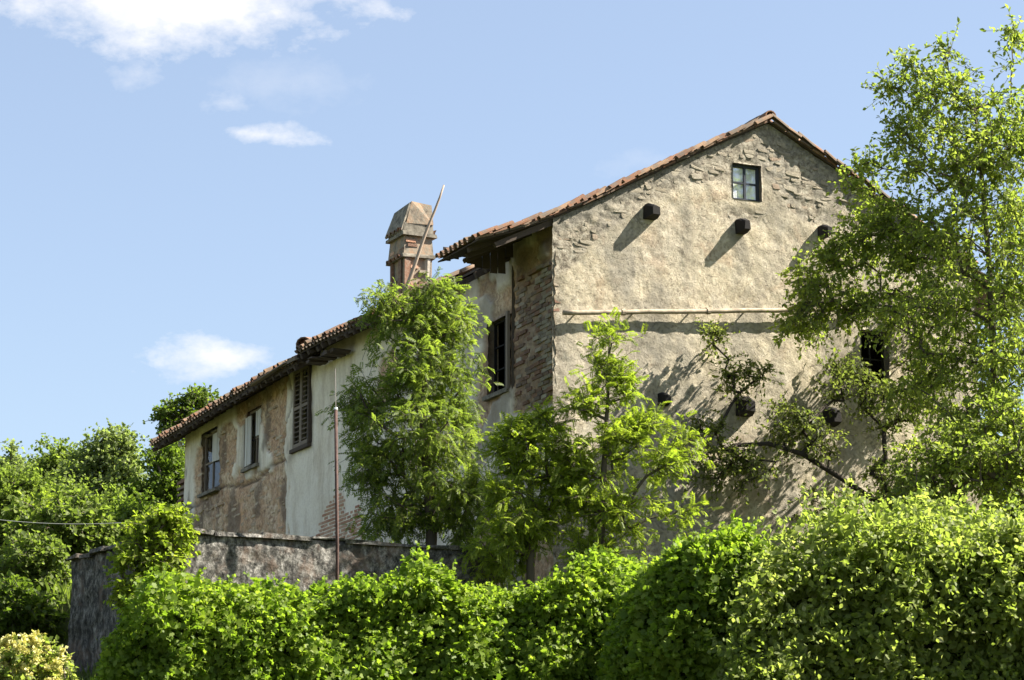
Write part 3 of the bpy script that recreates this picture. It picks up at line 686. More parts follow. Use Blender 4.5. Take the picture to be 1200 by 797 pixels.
# --- roofs: deck, rafters, clay tiles
def tile_mesh(name, r0, r1, ln, th, mat, arch=1):
    K = 7; v = []
    for yy, r_ in ((0, r0), (ln, r1)):
        for rr in (r_, r_ - th):
            for k in range(K):
                a = math.pi * k / (K - 1); v.append((math.cos(a) * rr, yy, arch * math.sin(a) * rr))
    f = []
    for k in range(K - 1):
        f += [(k, k + 1, 2 * K + k + 1, 2 * K + k), (K + k + 1, K + k, 3 * K + k, 3 * K + k + 1), (k + 1, k, K + k, K + k + 1), (2 * K + k, 2 * K + k + 1, 3 * K + k + 1, 3 * K + k)]
    for a in (0, K - 1): f.append((a, 2 * K + a, 3 * K + a, K + a))
    me = bpy.data.meshes.new(name); me.from_pydata(v, [], f); me.materials.append(mat); me.update(); return me
COVER = tile_mesh('tile', .082, .068, .44, .018, M['tile']); PAN = tile_mesh('pan_tile', .092, .08, .44, .016, M['tile'], -1)
def put_tile(parent, pos, along, across, me=COVER, jit=.03, name='tile'):
    Y = along / np.linalg.norm(along); X = across - Y * (across @ Y); X /= np.linalg.norm(X); Z = np.cross(X, Y)
    if Z[2] < 0: X = -X; Z = -Z
    r_ = rng.normal(0, jit, 3); Y2 = Y + X * r_[0] + Z * r_[1] * .7; Y2 /= np.linalg.norm(Y2); X2 = X - Y2 * (X @ Y2) + Z * r_[2] * .6; X2 /= np.linalg.norm(X2); Z2 = np.cross(X2, Y2)
    if Z2[2] < 0: Z2 = -Z2
    return place(name, me, parent, pos, X2, Y2, Z2)
def deck(name, prof0, prof1, t0, t1, th=.05):
    """a thin slab between two (s,z) profiles at t0 and t1"""
    n_ = len(prof0); v = []
    for t, pr in ((t0, prof0), (t1, prof1)):
        for s, z in pr: v.append(W(s, t, z - .03))
        for s, z in pr: v.append(W(s, t, z - .03 - th))
    f = []
    for k in range(n_ - 1):
        f += [(k, k + 1, 2 * n_ + k + 1, 2 * n_ + k), (n_ + k + 1, n_ + k, 3 * n_ + k, 3 * n_ + k + 1), (k + 1, k, n_ + k, n_ + k + 1), (2 * n_ + k, 2 * n_ + k + 1, 3 * n_ + k + 1, 3 * n_ + k)]
    f += [(0, 2 * n_, 3 * n_, n_), (n_ - 1, 2 * n_ - 1, 4 * n_ - 1, 3 * n_ - 1)]
    return pymesh(name, v, f, M['darkwood'], HOUSE)
def field(parent, posf, ss, ts, across, skip):
    """covers and pans of the roof field, out of the camera's sight line: one joined part"""
    vs = []; fs = []; b = 0
    for arr, me, ph in ((ts, COVER, 0.0), (ts, PAN, .5)):
        co = np.array([q.co[:] for q in me.vertices]); pf = np.array([list(p.vertices) for p in me.polygons])
        for j, t in enumerate(arr):
            for i, s in enumerate(ss):
                if skip(i, j, ph): continue
                tt = t + ph * .23; p = posf(s, tt); p2 = posf(s + .1, tt); Y = (p2 - p); Y /= np.linalg.norm(Y); X = across; Z = np.cross(X, Y); Z = Z if Z[2] > 0 else -Z
                r_ = rng.normal(0, .02, 2); Yj = Y + X * r_[0]
                vs.append(p + np.outer(co[:, 0], X) + np.outer(co[:, 1], Yj) + np.outer(co[:, 2], Z) + Z * (.035 if ph == 0 else .06)); fs.append(pf + b); b += len(co)
    tag(fastmesh('tile_field', np.concatenate(vs), np.concatenate(fs), M['tile'], parent), kind='stuff')
# section A (front)
for k in range(9):
    sa_ = -1.5 + k * .168; mb = MB(); mb.hbox(sa_, sa_ + .155, TA - .07 + rng.uniform(-.01, .01), TA - .04, 11.95 + .1 * abs(k - 4) * rng.random() + max(0, -.55 - sa_) * .3, float(roofA(sa_ + .08)) - .07, .008); mb.build('shade_board', M['darkwood'], HOUSE)  # added dark boards stand in for the shaded void under the eave
pA = [tuple(q) for q in PROF_A]
roof_a = deck('roof', pA, pA, -.05, TA, .03); roof_a['label'] = 'higher front roof above the gable with uneven barrel tiles on the verge'
def slope_walk(prof, step):
    """points every step metres along a profile polyline"""
    prof = np.array(prof); seg = np.linalg.norm(np.diff(prof, axis=0), axis=1); cum = np.concatenate([[0], np.cumsum(seg)])
    u = np.arange(0, cum[-1], step); return np.stack([np.interp(u, cum, prof[:, 0]), np.interp(u, cum, prof[:, 1])], 1)
left_prof = pA[:len(VERGE)]; right_prof = pA[len(VERGE) - 1:][::-1]
for prof, sg in ((left_prof, 1), (right_prof, -1)):
    pts = slope_walk(prof, .34)
    for row, tt in ((0, -.10), (1, .16)):
        for i in range(len(pts) - 1):
            if sg < 0 and pts[i][0] > 9.9: continue
            a = W(pts[i][0], tt, pts[i][1]); b = W(pts[i + 1][0], tt, pts[i + 1][1])
            z = b - a
            put_tile(roof_a, a + np.array([0, 0, .015 + rng.uniform(-.012, .02)]) + D * rng.uniform(-.03, .04), z + np.array([0, 0, .035]), D, COVER, .05)
    # under-course of flat verge slips
    for i in range(len(pts) - 1):
        if sg < 0 and pts[i][0] > 9.9: continue
        a = W(pts[i][0], 0, pts[i][1]); b = W(pts[i + 1][0], 0, pts[i + 1][1]); c = (a + b) / 2
        mb = MB(); mb.box(c - D * (.0 + rng.uniform(-.02, .03)) + np.array([0, 0, -.012 + rng.uniform(-.012, .012)]), (b - a) / 2 * rng.uniform(.8, .98) + np.array([0, 0, rng.uniform(-.008, .008)]), D * .1, np.array([0, 0, .02]), .006); mb.build('verge_slip', M['tile'], roof_a)
ts_a = np.arange(.42, TA - .05, .23)
up0 = np.array([pA[1][0] - pA[0][0], pA[1][1] - pA[0][1]]); up0 /= np.linalg.norm(up0); UPA = E * up0[0] + np.array([0, 0, up0[1]])
for t in ts_a: put_tile(roof_a, W(pA[0][0] - .06, t, pA[0][1] + .04 - .06 * up0[1]), UPA, D, COVER, .05)
for t in np.arange(.30, TA, .23): put_tile(roof_a, W(pA[0][0] - .08, t, pA[0][1] + .075 - .06 * up0[1]), UPA, D, PAN, .04, 'pan_tile')
def posA(s, t): return W(s, t, float(roofA(s)))
field(roof_a, posA, np.arange(pA[0][0] + .3, APEX_S - .2, .34), ts_a, D, lambda i, j, ph: False)
for i in range(6):
    put_tile(roof_a, W(APEX_S, -.12 + i * .36, 15.40 - .07), D, E, tile_mesh('ridge_tile', .13, .12, .42, .02, M['tile']), .02, 'ridge_tile')
# rafters under the wide eave of A
for t in np.arange(.06, TA, .46):
    mb = MB(); a = W(pA[0][0] + rng.uniform(.02, .45), t, pA[0][1] - .10); b = W(.25, t, float(roofA(.25)) - .13); dv = (b - a) / 2
    up = np.cross(D, dv); up /= np.linalg.norm(up); mb.box((a + b) / 2, dv, D * .045, up * .045, .02); mb.build('rafter', M['darkwood'], roof_a)

def lean_roof(eave, t0, t1, label, bare=-1.0):
    T = np.array([k[0] for k in eave]); Zs = np.array([k[1] for k in eave]) - .10
    ez = lambda t: float(np.interp(t, T, Zs))
    tt = [t0] + ([bare - .02, bare] if bare > t0 else []) + [t for t in T if max(t0, bare) + .2 < t < t1 - .2] + [t1]
    root = None; v = []; f = []; SS = [-.6, APEX_S, WID + .6]
    for t in tt:
        e_ = ez(t); ap = e_ + (APEX_S + .6) * PITCHS
        se = -.12 if t < bare - .01 else -.6; zl = e_ + (se + .6) * PITCHS
        for s, z in ((se, zl), (APEX_S, ap), (WID + .6, e_)): v.append(W(s, t, z - .03))
        for s, z in ((se, zl), (APEX_S, ap), (WID + .6, e_)): v.append(W(s, t, z - .08))
    for k in range(len(tt) - 1):
        a, b = 6 * k, 6 * k + 6
        f += [(a, a + 1, b + 1, b), (a + 1, a + 2, b + 2, b + 1), (a + 4, a + 3, b + 3, b + 4), (a + 5, a + 4, b + 4, b + 5), (a, b, b + 3, a + 3), (a + 2, a + 5, b + 5, b + 2)]
    f += [(0, 3, 4, 1), (1, 4, 5, 2)]; q = 6 * (len(tt) - 1); f += [(q, q + 1, q + 4, q + 3), (q + 1, q + 2, q + 5, q + 4)]
    root = pymesh('roof', v, f, M['darkwood'], HOUSE); root['label'] = label
    up = E + np.array([0, 0, PITCHS]); up /= np.linalg.norm(up)
    ts = np.arange(max(t0, bare) + .1, t1, .235)
    for t in ts:
        if rng.random() < .04: continue
        put_tile(root, W(-.6 - .07 + rng.uniform(-.06, .05), t, ez(t) + .035 - .03 + rng.uniform(-.01, .025)), up, D, COVER, .06)
        put_tile(root, W(-.6 + .27, t + rng.uniform(-.02, .02), ez(t) + .035 + .27 * PITCHS + rng.uniform(0, .03)), up, D, COVER, .05)
    for t in ts: put_tile(root, W(-.6 - .09, t + .117, ez(t) + .06 - .04), up, D, PAN, .04, 'pan_tile')
    field(root, lambda s, t: W(s, t, ez(t) + (s + .6) * PITCHS), np.arange(.0, 2.2, .36), ts, D, lambda i, j, ph: False)
    for t in np.arange(t0 + .15, t1, .5):
        mb = MB(); e_ = ez(t); tj = t + rng.uniform(-.05, .05); a = W((-.62 if t > bare else -.30) + rng.uniform(-.05, .05), tj, e_ - .17 + (.17 if t < bare else 0)); b = W(.2, tj, e_ + .8 * PITCHS - .17); dv = (b - a) / 2
        u_ = np.cross(D, dv); u_ /= np.linalg.norm(u_); mb.box((a + b) / 2, dv, D * .05, u_ * .055, .012); mb.build('rafter', M['darkwood'], root)
    x = t0
    while x < t1 - .3:                # broken lengths of eave board
        ln = min(rng.uniform(.7, 1.8), t1 - x); dz = rng.uniform(-.025, .03)
        if rng.random() < .7 and x > bare:
            mb = MB(); a, b = W(-.57, x, ez(x) - .10 + dz), W(-.57, x + ln - .02, ez(x + ln) - .10 + rng.uniform(-.03, .03)); mb.box((a + b) / 2, (b - a) / 2, E * .015, np.array([0, 0, rng.uniform(.025, .05)]), .008); mb.build('eave_board', M['darkwood'], root)
        x += ln
    return root, ez
roof_b, ezB = lean_roof([(TA, EAVE_B[0][1])] + EAVE_B, TA + .03, TB, 'sagging middle roof behind the chimney with dark eave', 4.3)
roof_c, ezC = lean_roof(EAVE_C, TB + .03, LEN + 1.0, 'lower far roof with bleached barrel tiles along the eave')
eb, ec = ezB(TB) - .06, ezC(TB + .03) - .05
pymesh('step_board', [W(-.6, TB + .015, ec), W(APEX_S, TB + .015, ec + (APEX_S + .6) * PITCHS), W(WID + .6, TB + .015, ec), W(WID + .6, TB + .015, eb), W(APEX_S, TB + .015, eb + (APEX_S + .6) * PITCHS), W(-.6, TB + .015, eb)], [(0, 1, 4, 5), (1, 2, 3, 4)], M['darkwood'], HOUSE)
# loose ridge tile and broken boards at the step between the two roofs
big = tile_mesh('loose_tile', .2, .16, .62, .03, M['tile'])
put_tile(roof_b, W(-.55, 12.55, ezB(12.5) + .12), E * .6 + D * .8 + np.array([0, 0, .25]), D, big, .02, 'loose_tile')
mb = MB(); mb.box(W(-.66, 13.5, ezC(13.4) + .0), D * .8, E * .05, np.array([0, 0, .02]), .02); mb.build('loose_board', M['greywood'], roof_c)
mb = MB(); mb.box(W(-.7, 14.6, ezC(14.4) - .06), D * 1.3 + np.array([0, 0, -.06]), E * .06, np.array([0, 0, .018]), .02); mb.build('loose_board', M['greywood'], roof_c)
for k in range(7):
    mb = MB(); mb.hbox(-.60 + rng.uniform(-.1, .1), -.1, 10.6 + k * .3, 10.6 + k * .3 + .27, ezB(11) - .35 + rng.uniform(-.04, .04), ezB(11) - .29, .03); mb.build('soffit_board', M['darkwood'], roof_b)

# --- chimney
CH = 7.9                      # along the wall
cs0, cs1 = .10, .76
_, zcap = l(487, 240); 
def chz(py): 
    r = ray(487, py); q = r * ((W(.1, CH, 0)) @ N) / (r @ N); return q[2]
zb, z1_, z2_, z3_, z4_ = 12.2, chz(303), chz(275), chz(266), chz(238)
t0c, t1c = CH - .05, CH + .85
def taper_box(mb, s0, s1, t0, t1, z0, z1, k=1.0, jit=.026):
    cs, ct = (s0 + s1) / 2, (t0 + t1) / 2; v = []
    for z, q in ((z0, 1.0), (z1, k)):
        for a, b in ((s0, t0), (s1, t0), (s1, t1), (s0, t1)): v.append(W(cs + (a - cs) * q, ct + (b - ct) * q, z) + rng.uniform(-jit, jit, 3))
    mb.add(v, [(3, 2, 1, 0), (4, 5, 6, 7), (0, 1, 5, 4), (1, 2, 6, 5), (2, 3, 7, 6), (3, 0, 4, 7)])
mb = MB(); taper_box(mb, cs0, cs1, t0c, t1c, zb, z1_); taper_box(mb, cs0 - .01, cs1 + .01, t0c - .01, t1c + .01, z1_ + .07, z2_ - .04)
chim = mb.build('chimney', M['chimney'], HOUSE); chim['label'] = 'squat plastered chimney with stepped collars and hooded cap'
for z, o_ in ((z1_, .07), (z2_ - .05, .08)):
    mb = MB(); taper_box(mb, cs0 - o_, cs1 + o_, t0c - o_, t1c + o_, z, z + .08, 1.0, .016); mb.build('collar', M['cement'], chim)
mb = MB(); taper_box(mb, cs0 - .03, cs1 + .03, t0c - .03, t1c + .03, z2_ + .02, z3_ + .05, .95); mb.build('cap_base', M['cement'], chim)
# hood: two leaning slabs closed at the front
mb = MB(); v = []
for t in (t0c + .0, t1c - .02):
    for s, z in ((cs0 + .06, z3_ + .04), (cs1 + .0, z3_ + .04), (cs1 - .01, z4_ - .04), (cs0 + .3, z4_ - .01), (cs0 + .12, z4_ - .0)): v.append(W(s, t, z) + rng.uniform(-.04, .04, 3))
mb.add(v, [(0, 1, 2, 3, 4), (9, 8, 7, 6, 5), (0, 5, 6, 1), (1, 6, 7, 2), (2, 7, 8, 3), (3, 8, 9, 4), (4, 9, 5, 0)]); mb.build('hood', M['chimney'], chim)
mb = MB(); a = W(cs0 - .09, (t0c + t1c) / 2, z2_ + .06); b = W(cs0 + .11, (t0c + t1c) / 2, z4_ - .06); mb.box((a + b) / 2, (b - a) / 2, D * .47, np.array([0, 0, .025]) + E * -.02, .02); mb.build('hood_slab', M['cement'], chim)
for k in range(4):
    for zz in (z1_ - .05, z2_ + .02):
        put_tile(chim, W(cs0 - .12, t0c + .08 + k * .22, zz + .03), E + np.array([0, 0, .3]), D, COVER, .04)
for tt in (t0c - .045, ):
    for k, ss in enumerate((cs0 + .06, cs1 - .1)):
        mb = MB(); taper_box(mb, ss - .05, ss + .06, tt, tt + .06, zb, z1_ - .01); mb.build('pilaster', M['brick'], chim)
for k in range(2):
    mb = MB(); taper_box(mb, cs0 - .045, cs0 + .0, t0c + .15 + k * .5, t0c + .29 + k * .5, zb, z1_ - .01); mb.build('pilaster', M['brick'], chim)
for k in range(3):
    mb = MB(); taper_box(mb, cs1 - .03, cs1 + .1, t0c + .02 + k * .3, t0c + .14 + k * .3, z2_ + .06 + .14 * k, z2_ + .13 + .14 * k); mb.build('brick', M['brick'], chim)
for k in range(26):                # bare bricks where the chimney's plaster has gone
    zz = rng.uniform(zb + .3, z3_ - .02); f_ = rng.random() < .6; q = rng.random()
    if abs(zz - z1_) < .1 or abs(zz - z2_) < .1: continue
    pos = W(cs0 + .1 + q * (cs1 - cs0 - .2), t0c - .0, zz) if f_ else W(cs0 - .0, t0c + .1 + q * (t1c - t0c - .2), zz)
    place('brick', BRK2 if rng.random() < .5 else BRK, chim, pos, (E if f_ else D) * .22, (D if f_ else E) * .07, np.array([0, 0, .062]))
# insulator at the far corner
pI = np.array(W(*(0, LEN - .05, l(212, 524)[1]))) - E * .16
mb = MB(); mb.tube([pI + np.array([0, 0, z]) for z in (-.07, -.05, -.01, .02, .05, .07)], [.03, .06, .075, .05, .06, .02], 10); ins = mb.build('insulator', M['porcelain'], HOUSE, True)
mb = MB(); mb.tube([pI + np.array([0, 0, -.05]), pI + E * .2 + np.array([0, 0, -.05])], .012, 6); mb.build('bracket', M['rust'], ins)

# ------------------------------------------------------------------ terrace wall
TW = empty('terrace_wall', (KC[0], KC[1], 3.0), 'blackened stone terrace wall with a thin coping below the house', 'wall')
def rough_wall(name, a, b, z0, z1, th, parent, seed):
    a = np.array([a[0], a[1], 0.]); b = np.array([b[0], b[1], 0.]); L_ = np.linalg.norm(b - a); ax = (b - a) / L_; nn = np.array([ax[1], -ax[0], 0])
    if nn[1] > 0: nn = -nn
    nu, nz_ = int(L_ / .08), int((z1 - z0) / .08); u = np.linspace(0, L_, nu + 1); z = np.linspace(z0, z1, nz_ + 1); UU, ZZ = np.meshgrid(u, z); p = np.stack([UU.ravel(), 0 * UU.ravel() + seed, ZZ.ravel()], 1)
    off = .08 * (fbm(p, .7, 4, seed) - .5) + .06 * (vnoise(p, .2, seed + 1) - .5)
    v = a + np.outer(p[:, 0], ax) + np.outer(off, nn); v[:, 2] += p[:, 2]
    vb = a + np.outer(p[:, 0], ax) - nn * th; vb[:, 2] += p[:, 2]
    idx = np.arange(len(p)).reshape(nz_ + 1, nu + 1); f = np.stack([idx[:-1, :-1], idx[:-1, 1:], idx[1:, 1:], idx[1:, :-1]], -1).reshape(-1, 4)
    M_ = len(p); fb = f[:, ::-1] + M_; top = np.stack([idx[-1, :-1], idx[-1, 1:], idx[-1, 1:] + M_, idx[-1, :-1] + M_], -1)
    e0 = np.stack([idx[:-1, 0], idx[1:, 0], idx[1:, 0] + M_, idx[:-1, 0] + M_], -1); e1 = np.stack([idx[:-1, -1], idx[1:, -1], idx[1:, -1] + M_, idx[:-1, -1] + M_], -1)
    o = fastmesh(name, np.concatenate([v, vb]), np.concatenate([f, fb, top, e0, e1]), M['darkwall'], parent, False)
    x = 0.0                       # coping slabs
    while x < L_ - .1:
        ww = min(rng.uniform(.5, 1.0), L_ - x); mb = MB(); c = a + ax * (x + ww / 2) - nn * (th / 2 - .03); c[2] = z1 + .025 + rng.uniform(-.02, .02)
        mb.box(c, ax * (ww / 2 - .008), nn * (th / 2 + rng.uniform(.03, .08)), np.array([0, 0, .032]), .024); mb.build('coping_slab', M['darkwall'], o); x += ww
    return o
rough_wall('wall_face', KC, KB, 2.2, WALL_TOP - .07, .42, TW, 3)
wa = rough_wall('return_wall_face', KC + (KA - KC) * .08, KA, 2.2, WALL_TOP - .075, .45, TW, 7); wa['label'] = 'dark return of the terrace wall running back past the bush'
# buttress seam in the long face
pb = at(316, 640, 43.5); 

# ------------------------------------------------------------------ foliage engine
def tmpl_simple(wd=.34, fold=.10):
    v = np.array([(0, 0, 0), (wd * .85, .28, fold), (wd, .55, fold), (0, 1, -.06), (-wd, .55, fold), (-wd * .85, .28, fold)], float)
    return v, np.array([(0, 1, 2, 3), (0, 3, 4, 5)])
def tmpl_diamond(wd=.36):
    return np.array([(0, 0, 0), (wd, .5, .07), (0, 1, -.04), (-wd, .5, .07)], float), np.array([(0, 1, 2, 3)])
def tmpl_vine():
    h = [(0, .02, 0), (.22, -.10, .03), (.52, .14, .08), (.40, .38, .05), (.50, .66, .03), (.2, .70, .03), (0, 1.0, -.08)]
    v = np.array(h + [(-x, y, z) for x, y, z in h[1:-1]], float)
    return v, np.array([(0, 1, 2, 3), (0, 3, 4, 5), (0, 5, 6, 11), (0, 11, 10, 9), (0, 9, 8, 7)])
def tmpl_pinnate(pairs=5, lw=.11, ll=.36, droop=.35):
    v = []; f = []
    def leaflet(p, d):
        d = np.array(d, float); d /= np.linalg.norm(d); s = np.array([-d[1], d[0], 0]); s /= np.linalg.norm(s); b = len(v)
        p = np.array(p); v.extend([p, p + d * ll * .5 + s * lw + np.array([0, 0, .02]), p + d * ll + np.array([0, 0, -.05]), p + d * ll * .5 - s * lw + np.array([0, 0, .02])]); f.append((b, b + 1, b + 2, b + 3))
    for k in range(pairs):
        y = .22 + .62 * k / (pairs - 1); z = -droop * y * y
        for sg in (-1, 1): leaflet((0, y, z), (sg * .9, .55, -.25))
    leaflet((0, .86, -droop * .74), (0, 1, -.6)); return np.array(v), np.array(f)
def leaf_mesh(name, P, Dv, Nv, S, tmpl, mat, parent):
    tv, tf = tmpl; n_ = len(P)
    Y = Dv / (np.linalg.norm(Dv, axis=1, keepdims=True) + 1e-9); Z = Nv - Y * np.sum(Nv * Y, 1, keepdims=True); Z /= np.linalg.norm(Z, axis=1, keepdims=True) + 1e-9; X = np.cross(Y, Z)
    v = P[:, None, :] + S[:, None, None] * (tv[None, :, 0:1] * X[:, None] + tv[None, :, 1:2] * Y[:, None] + tv[None, :, 2:3] * Z[:, None])
    f = tf[None] + (np.arange(n_) * len(tv))[:, None, None]
    return fastmesh(name, v.reshape(-1, 3), f.reshape(-1, tf.shape[1]), mat, parent)
def rdir(n_):
    v = rng.normal(size=(n_, 3)); return v / np.linalg.norm(v, axis=1, keepdims=True)
def ellipsoids(spec):
    """rows (px, py, rx_px, ry_px, Y, depth_m, count): cluster centres through each lobe's volume, denser outwards"""
    C = []
    for px, py, rx, ry, Y, dm, k in spec:
        c = at(px, py, Y); sc_ = Y / FPX; q = rdir(k) * (rng.random((k, 1)) ** (1 / 2.4))
        C.append(c + q * np.array([rx * sc_, dm, ry * sc_]))
    return np.concatenate(C)
def skeleton(trunk, C, r_tip=.008, step=.3, power=.47, sag=.12):
    nodes_ = []; par = []
    for a, b in zip(trunk[:-1], trunk[1:]):
        a, b = np.array(a), np.array(b); k = max(1, int(np.linalg.norm(b - a) / step))
        for j in range(k): nodes_.append(a + (b - a) * j / k); par.append(len(nodes_) - 2)
    nodes_.append(np.array(trunk[-1])); par.append(len(nodes_) - 2); par[0] = -1
    cap = len(nodes_) + len(C) * 40; A = np.zeros((cap, 3)); n_ = len(nodes_); A[:n_] = nodes_
    tr = A[:n_]; order = np.argsort([np.min(np.linalg.norm(tr - c, axis=1)) for c in C]); tips = np.zeros(len(C), int)
    for ci in order:
        c = C[ci]; dv = c - A[:n_]; dist = np.linalg.norm(dv, axis=1); hor = np.hypot(dv[:, 0], dv[:, 1]); cost = dist + .9 * np.maximum(0, .35 * hor - dv[:, 2])
        k = int(np.argmin(cost)); a = A[k].copy(); m_ = max(1, int(dist[k] / step)); m_ = min(m_, 30); prev = k
        mid = (a + c) / 2 + np.array([0, 0, sag * dist[k]]) + rng.normal(0, .06 * dist[k], 3)
        for j in range(1, m_ + 1):
            u = j / m_; p = (1 - u) ** 2 * a + 2 * u * (1 - u) * mid + u * u * c
            A[n_] = p; par.append(prev); prev = n_; n_ += 1
        tips[ci] = prev
    par = np.array(par); cnt = np.zeros(n_); cnt[tips] += 1
    for i in range(n_ - 1, 0, -1):
        if par[i] >= 0: cnt[par[i]] += cnt[i]
    rad = r_tip * np.maximum(cnt, 1) ** power
    return A[:n_], par, rad, tips
def tube_mesh(name, A, par, rad, mat, parent, k=6):
    ch = np.where(par >= 0)[0]; a, b = A[par[ch]], A[ch]; d_ = b - a; d_ /= np.linalg.norm(d_, axis=1, keepdims=True) + 1e-9
    ref = np.where(np.abs(d_[:, 2:3]) < .9, np.array([[0, 0, 1.]]), np.array([[1., 0, 0]])); x = np.cross(d_, ref); x /= np.linalg.norm(x, axis=1, keepdims=True); y = np.cross(d_, x)
    an = np.linspace(0, 2 * math.pi, k, endpoint=False); ring = np.cos(an)[None, :, None] * x[:, None] + np.sin(an)[None, :, None] * y[:, None]
    ra, rb = np.minimum(rad[par[ch]], rad[ch] * 1.6), rad[ch]
    v = np.stack([a[:, None] + ring * ra[:, None, None], b[:, None] + ring * rb[:, None, None]], 1).reshape(-1, 3)
    j = np.arange(k); q = np.stack([j, (j + 1) % k, k + (j + 1) % k, k + j], 1); f = (q[None] + (np.arange(len(ch)) * 2 * k)[:, None, None]).reshape(-1, 4)
    return fastmesh(name, v, f, mat, parent, True)
def sprays(C, ctr, twigs, nleaf, tl, size, out=.5, droop=.2, spread=1.0, ldroop=.25, upn=.7, tj=.3):
    """leaves on short twigs around every cluster centre"""
    n_ = len(C); o_ = C - ctr; o_ /= np.linalg.norm(o_, axis=1, keepdims=True) + 1e-6
    td = rdir(n_ * twigs).reshape(n_, twigs, 3) * spread + o_[:, None] * out; td[..., 2] -= droop; td /= np.linalg.norm(td, axis=2, keepdims=True)
    ln = tl * rng.uniform(.6, 1.25, (n_, twigs, 1)); u = (np.arange(nleaf) + .6) / nleaf; u = np.broadcast_to(u, (n_, twigs, nleaf)) + rng.uniform(-.08, .08, (n_, twigs, nleaf))
    P = C[:, None, None] + td[:, :, None] * (u * ln)[..., None]; P[..., 2] -= (u ** 2 * ln * .25)
    lat = rdir(n_ * twigs * nleaf).reshape(n_, twigs, nleaf, 3)
    Dv = td[:, :, None] * .55 + lat * .9; Dv[..., 2] -= ldroop
    Nv = rdir(n_ * twigs * nleaf).reshape(n_, twigs, nleaf, 3) * tj * 2; Nv[..., 2] += upn
    S = size * rng.uniform(.5, 1.35, n_ * twigs * nleaf)
    ends = C[:, None] + td * ln; ends[..., 2] -= (ln[..., 0] * .25)
    return P.reshape(-1, 3), Dv.reshape(-1, 3), Nv.reshape(-1, 3), S, ends
def twig_mesh(C, ends, r_, mat, parent):
    n_, k, _ = ends.shape; A = np.concatenate([C, ends.reshape(-1, 3)]); par = np.concatenate([-np.ones(n_, int), np.repeat(np.arange(n_), k)])
    return tube_mesh('twigs', A, par, np.full(len(A), r_), mat, parent, 3)
def make_tree(name, label, cat, trunk, spec, tmpl, lmat, bmat, group=None, twigs=5, nleaf=6, tl=.4, size=.12, r_tip=.008, power=.47, crown_ctr=None, twig_r=.004, **kw):
    C = ellipsoids(spec); root = empty(name, trunk[0], label, cat, group)
    A, par, rad, tips = skeleton(trunk, C, r_tip, power=power); tube_mesh('trunk', A, par, rad, bmat, root, 7)
    ctr = C.mean(0) if crown_ctr is None else crown_ctr
    P, Dv, Nv, S, ends = sprays(C, ctr, twigs, nleaf, tl, size, **kw)
    cr = leaf_mesh('crown', P, Dv, Nv, S, tmpl, lmat, root)
    if twig_r: twig_mesh(C, ends, twig_r, bmat, root)
    return root
def gp(px, Y, lift=0.0):
    """foot of a plant on the ground below a pixel column"""
    x = (px - 600) / FPX * Y * math.cos(PITCH); return np.array([x, Y, gz(x, Y) - .1 + lift])

# --- slender ash in front of the long wall
b = gp(500, 47)
make_tree('ash_sapling', 'bushy green ash sapling with feathery drooping leaves before the long wall', 'tree',
    [b, b + np.array([.05, .1, 1.5]), at(497, 520, 47), at(492, 400, 47), at(488, 352, 47)],
    [(488, 378, 54, 34, 47, .8, 34), (500, 440, 56, 46, 47, 1.0, 46), (495, 505, 72, 46, 47, 1.1, 52), (500, 575, 66, 36, 47, 1.0, 34), (434, 470, 26, 36, 47.3, .6, 15), (438, 540, 30, 30, 47.3, .6, 14), (545, 590, 34, 44, 46.8, .7, 20), (455, 352, 24, 12, 47, .4, 6), (510, 344, 26, 10, 47, .4, 7), (538, 390, 20, 26, 47, .5, 9), (540, 480, 16, 30, 47, .5, 7), (455, 608, 34, 14, 47, .5, 9)],
    tmpl_pinnate(5, .07, .30, .3), M['ash'], M['bark'], twigs=5, nleaf=6, tl=.5, size=.20, out=.55, droop=.05, ldroop=.3, upn=1.0, tj=.4)
# --- yellow-green bush at the corner of the house
b = gp(622, 44.5)
make_tree('corner_bush', 'low yellow-green bush at the foot of the house corner', 'bush', [b, b + np.array([0, 0, .6]), at(622, 590, 44.5), at(622, 540, 44.5)],
    [(620, 535, 38, 34, 44.5, .6, 30), (612, 592, 44, 40, 44.5, .7, 44), (636, 500, 18, 14, 44.5, .4, 7), (600, 508, 14, 10, 44.5, .3, 4), (585, 640, 34, 24, 44.5, .7, 18), (650, 560, 20, 30, 44.5, .5, 12)],
    tmpl_pinnate(5, .075, .30, .25), M['lime'], M['bark'], twigs=5, nleaf=6, tl=.42, size=.19, out=.7, droop=0, ldroop=.15, upn=1.0, tj=.4)
# --- sapling against the gable
b = gp(705, 44.3)
make_tree('gable_sapling', 'upright light green sapling rising in front of the gable', 'tree', [b, b + np.array([.02, 0, 1.4]), at(706, 580, 44.3), at(712, 470, 44.3), at(714, 392, 44.3)],
    [(715, 400, 5, 16, 44.3, .12, 4), (713, 436, 14, 22, 44.3, .3, 8), (730, 466, 16, 16, 44.3, .4, 7), (690, 480, 18, 20, 44.3, .4, 8), (720, 520, 36, 26, 44.3, .6, 16), (668, 545, 22, 28, 44.3, .5, 11), (700, 580, 44, 34, 44.3, .8, 22), (776, 548, 22, 26, 44.4, .5, 10), (756, 500, 20, 10, 44.35, .4, 6), (798, 520, 8, 14, 44.4, .2, 3), (740, 600, 34, 26, 44.3, .5, 12), (790, 598, 14, 10, 44.35, .3, 4), (700, 640, 44, 14, 44.2, .5, 12)],
    tmpl_pinnate(5, .075, .30, .25), M['lime'], M['bark'], twigs=5, nleaf=6, tl=.50, size=.18, out=.5, droop=-.5, ldroop=-.1, upn=1.0, tj=.4)
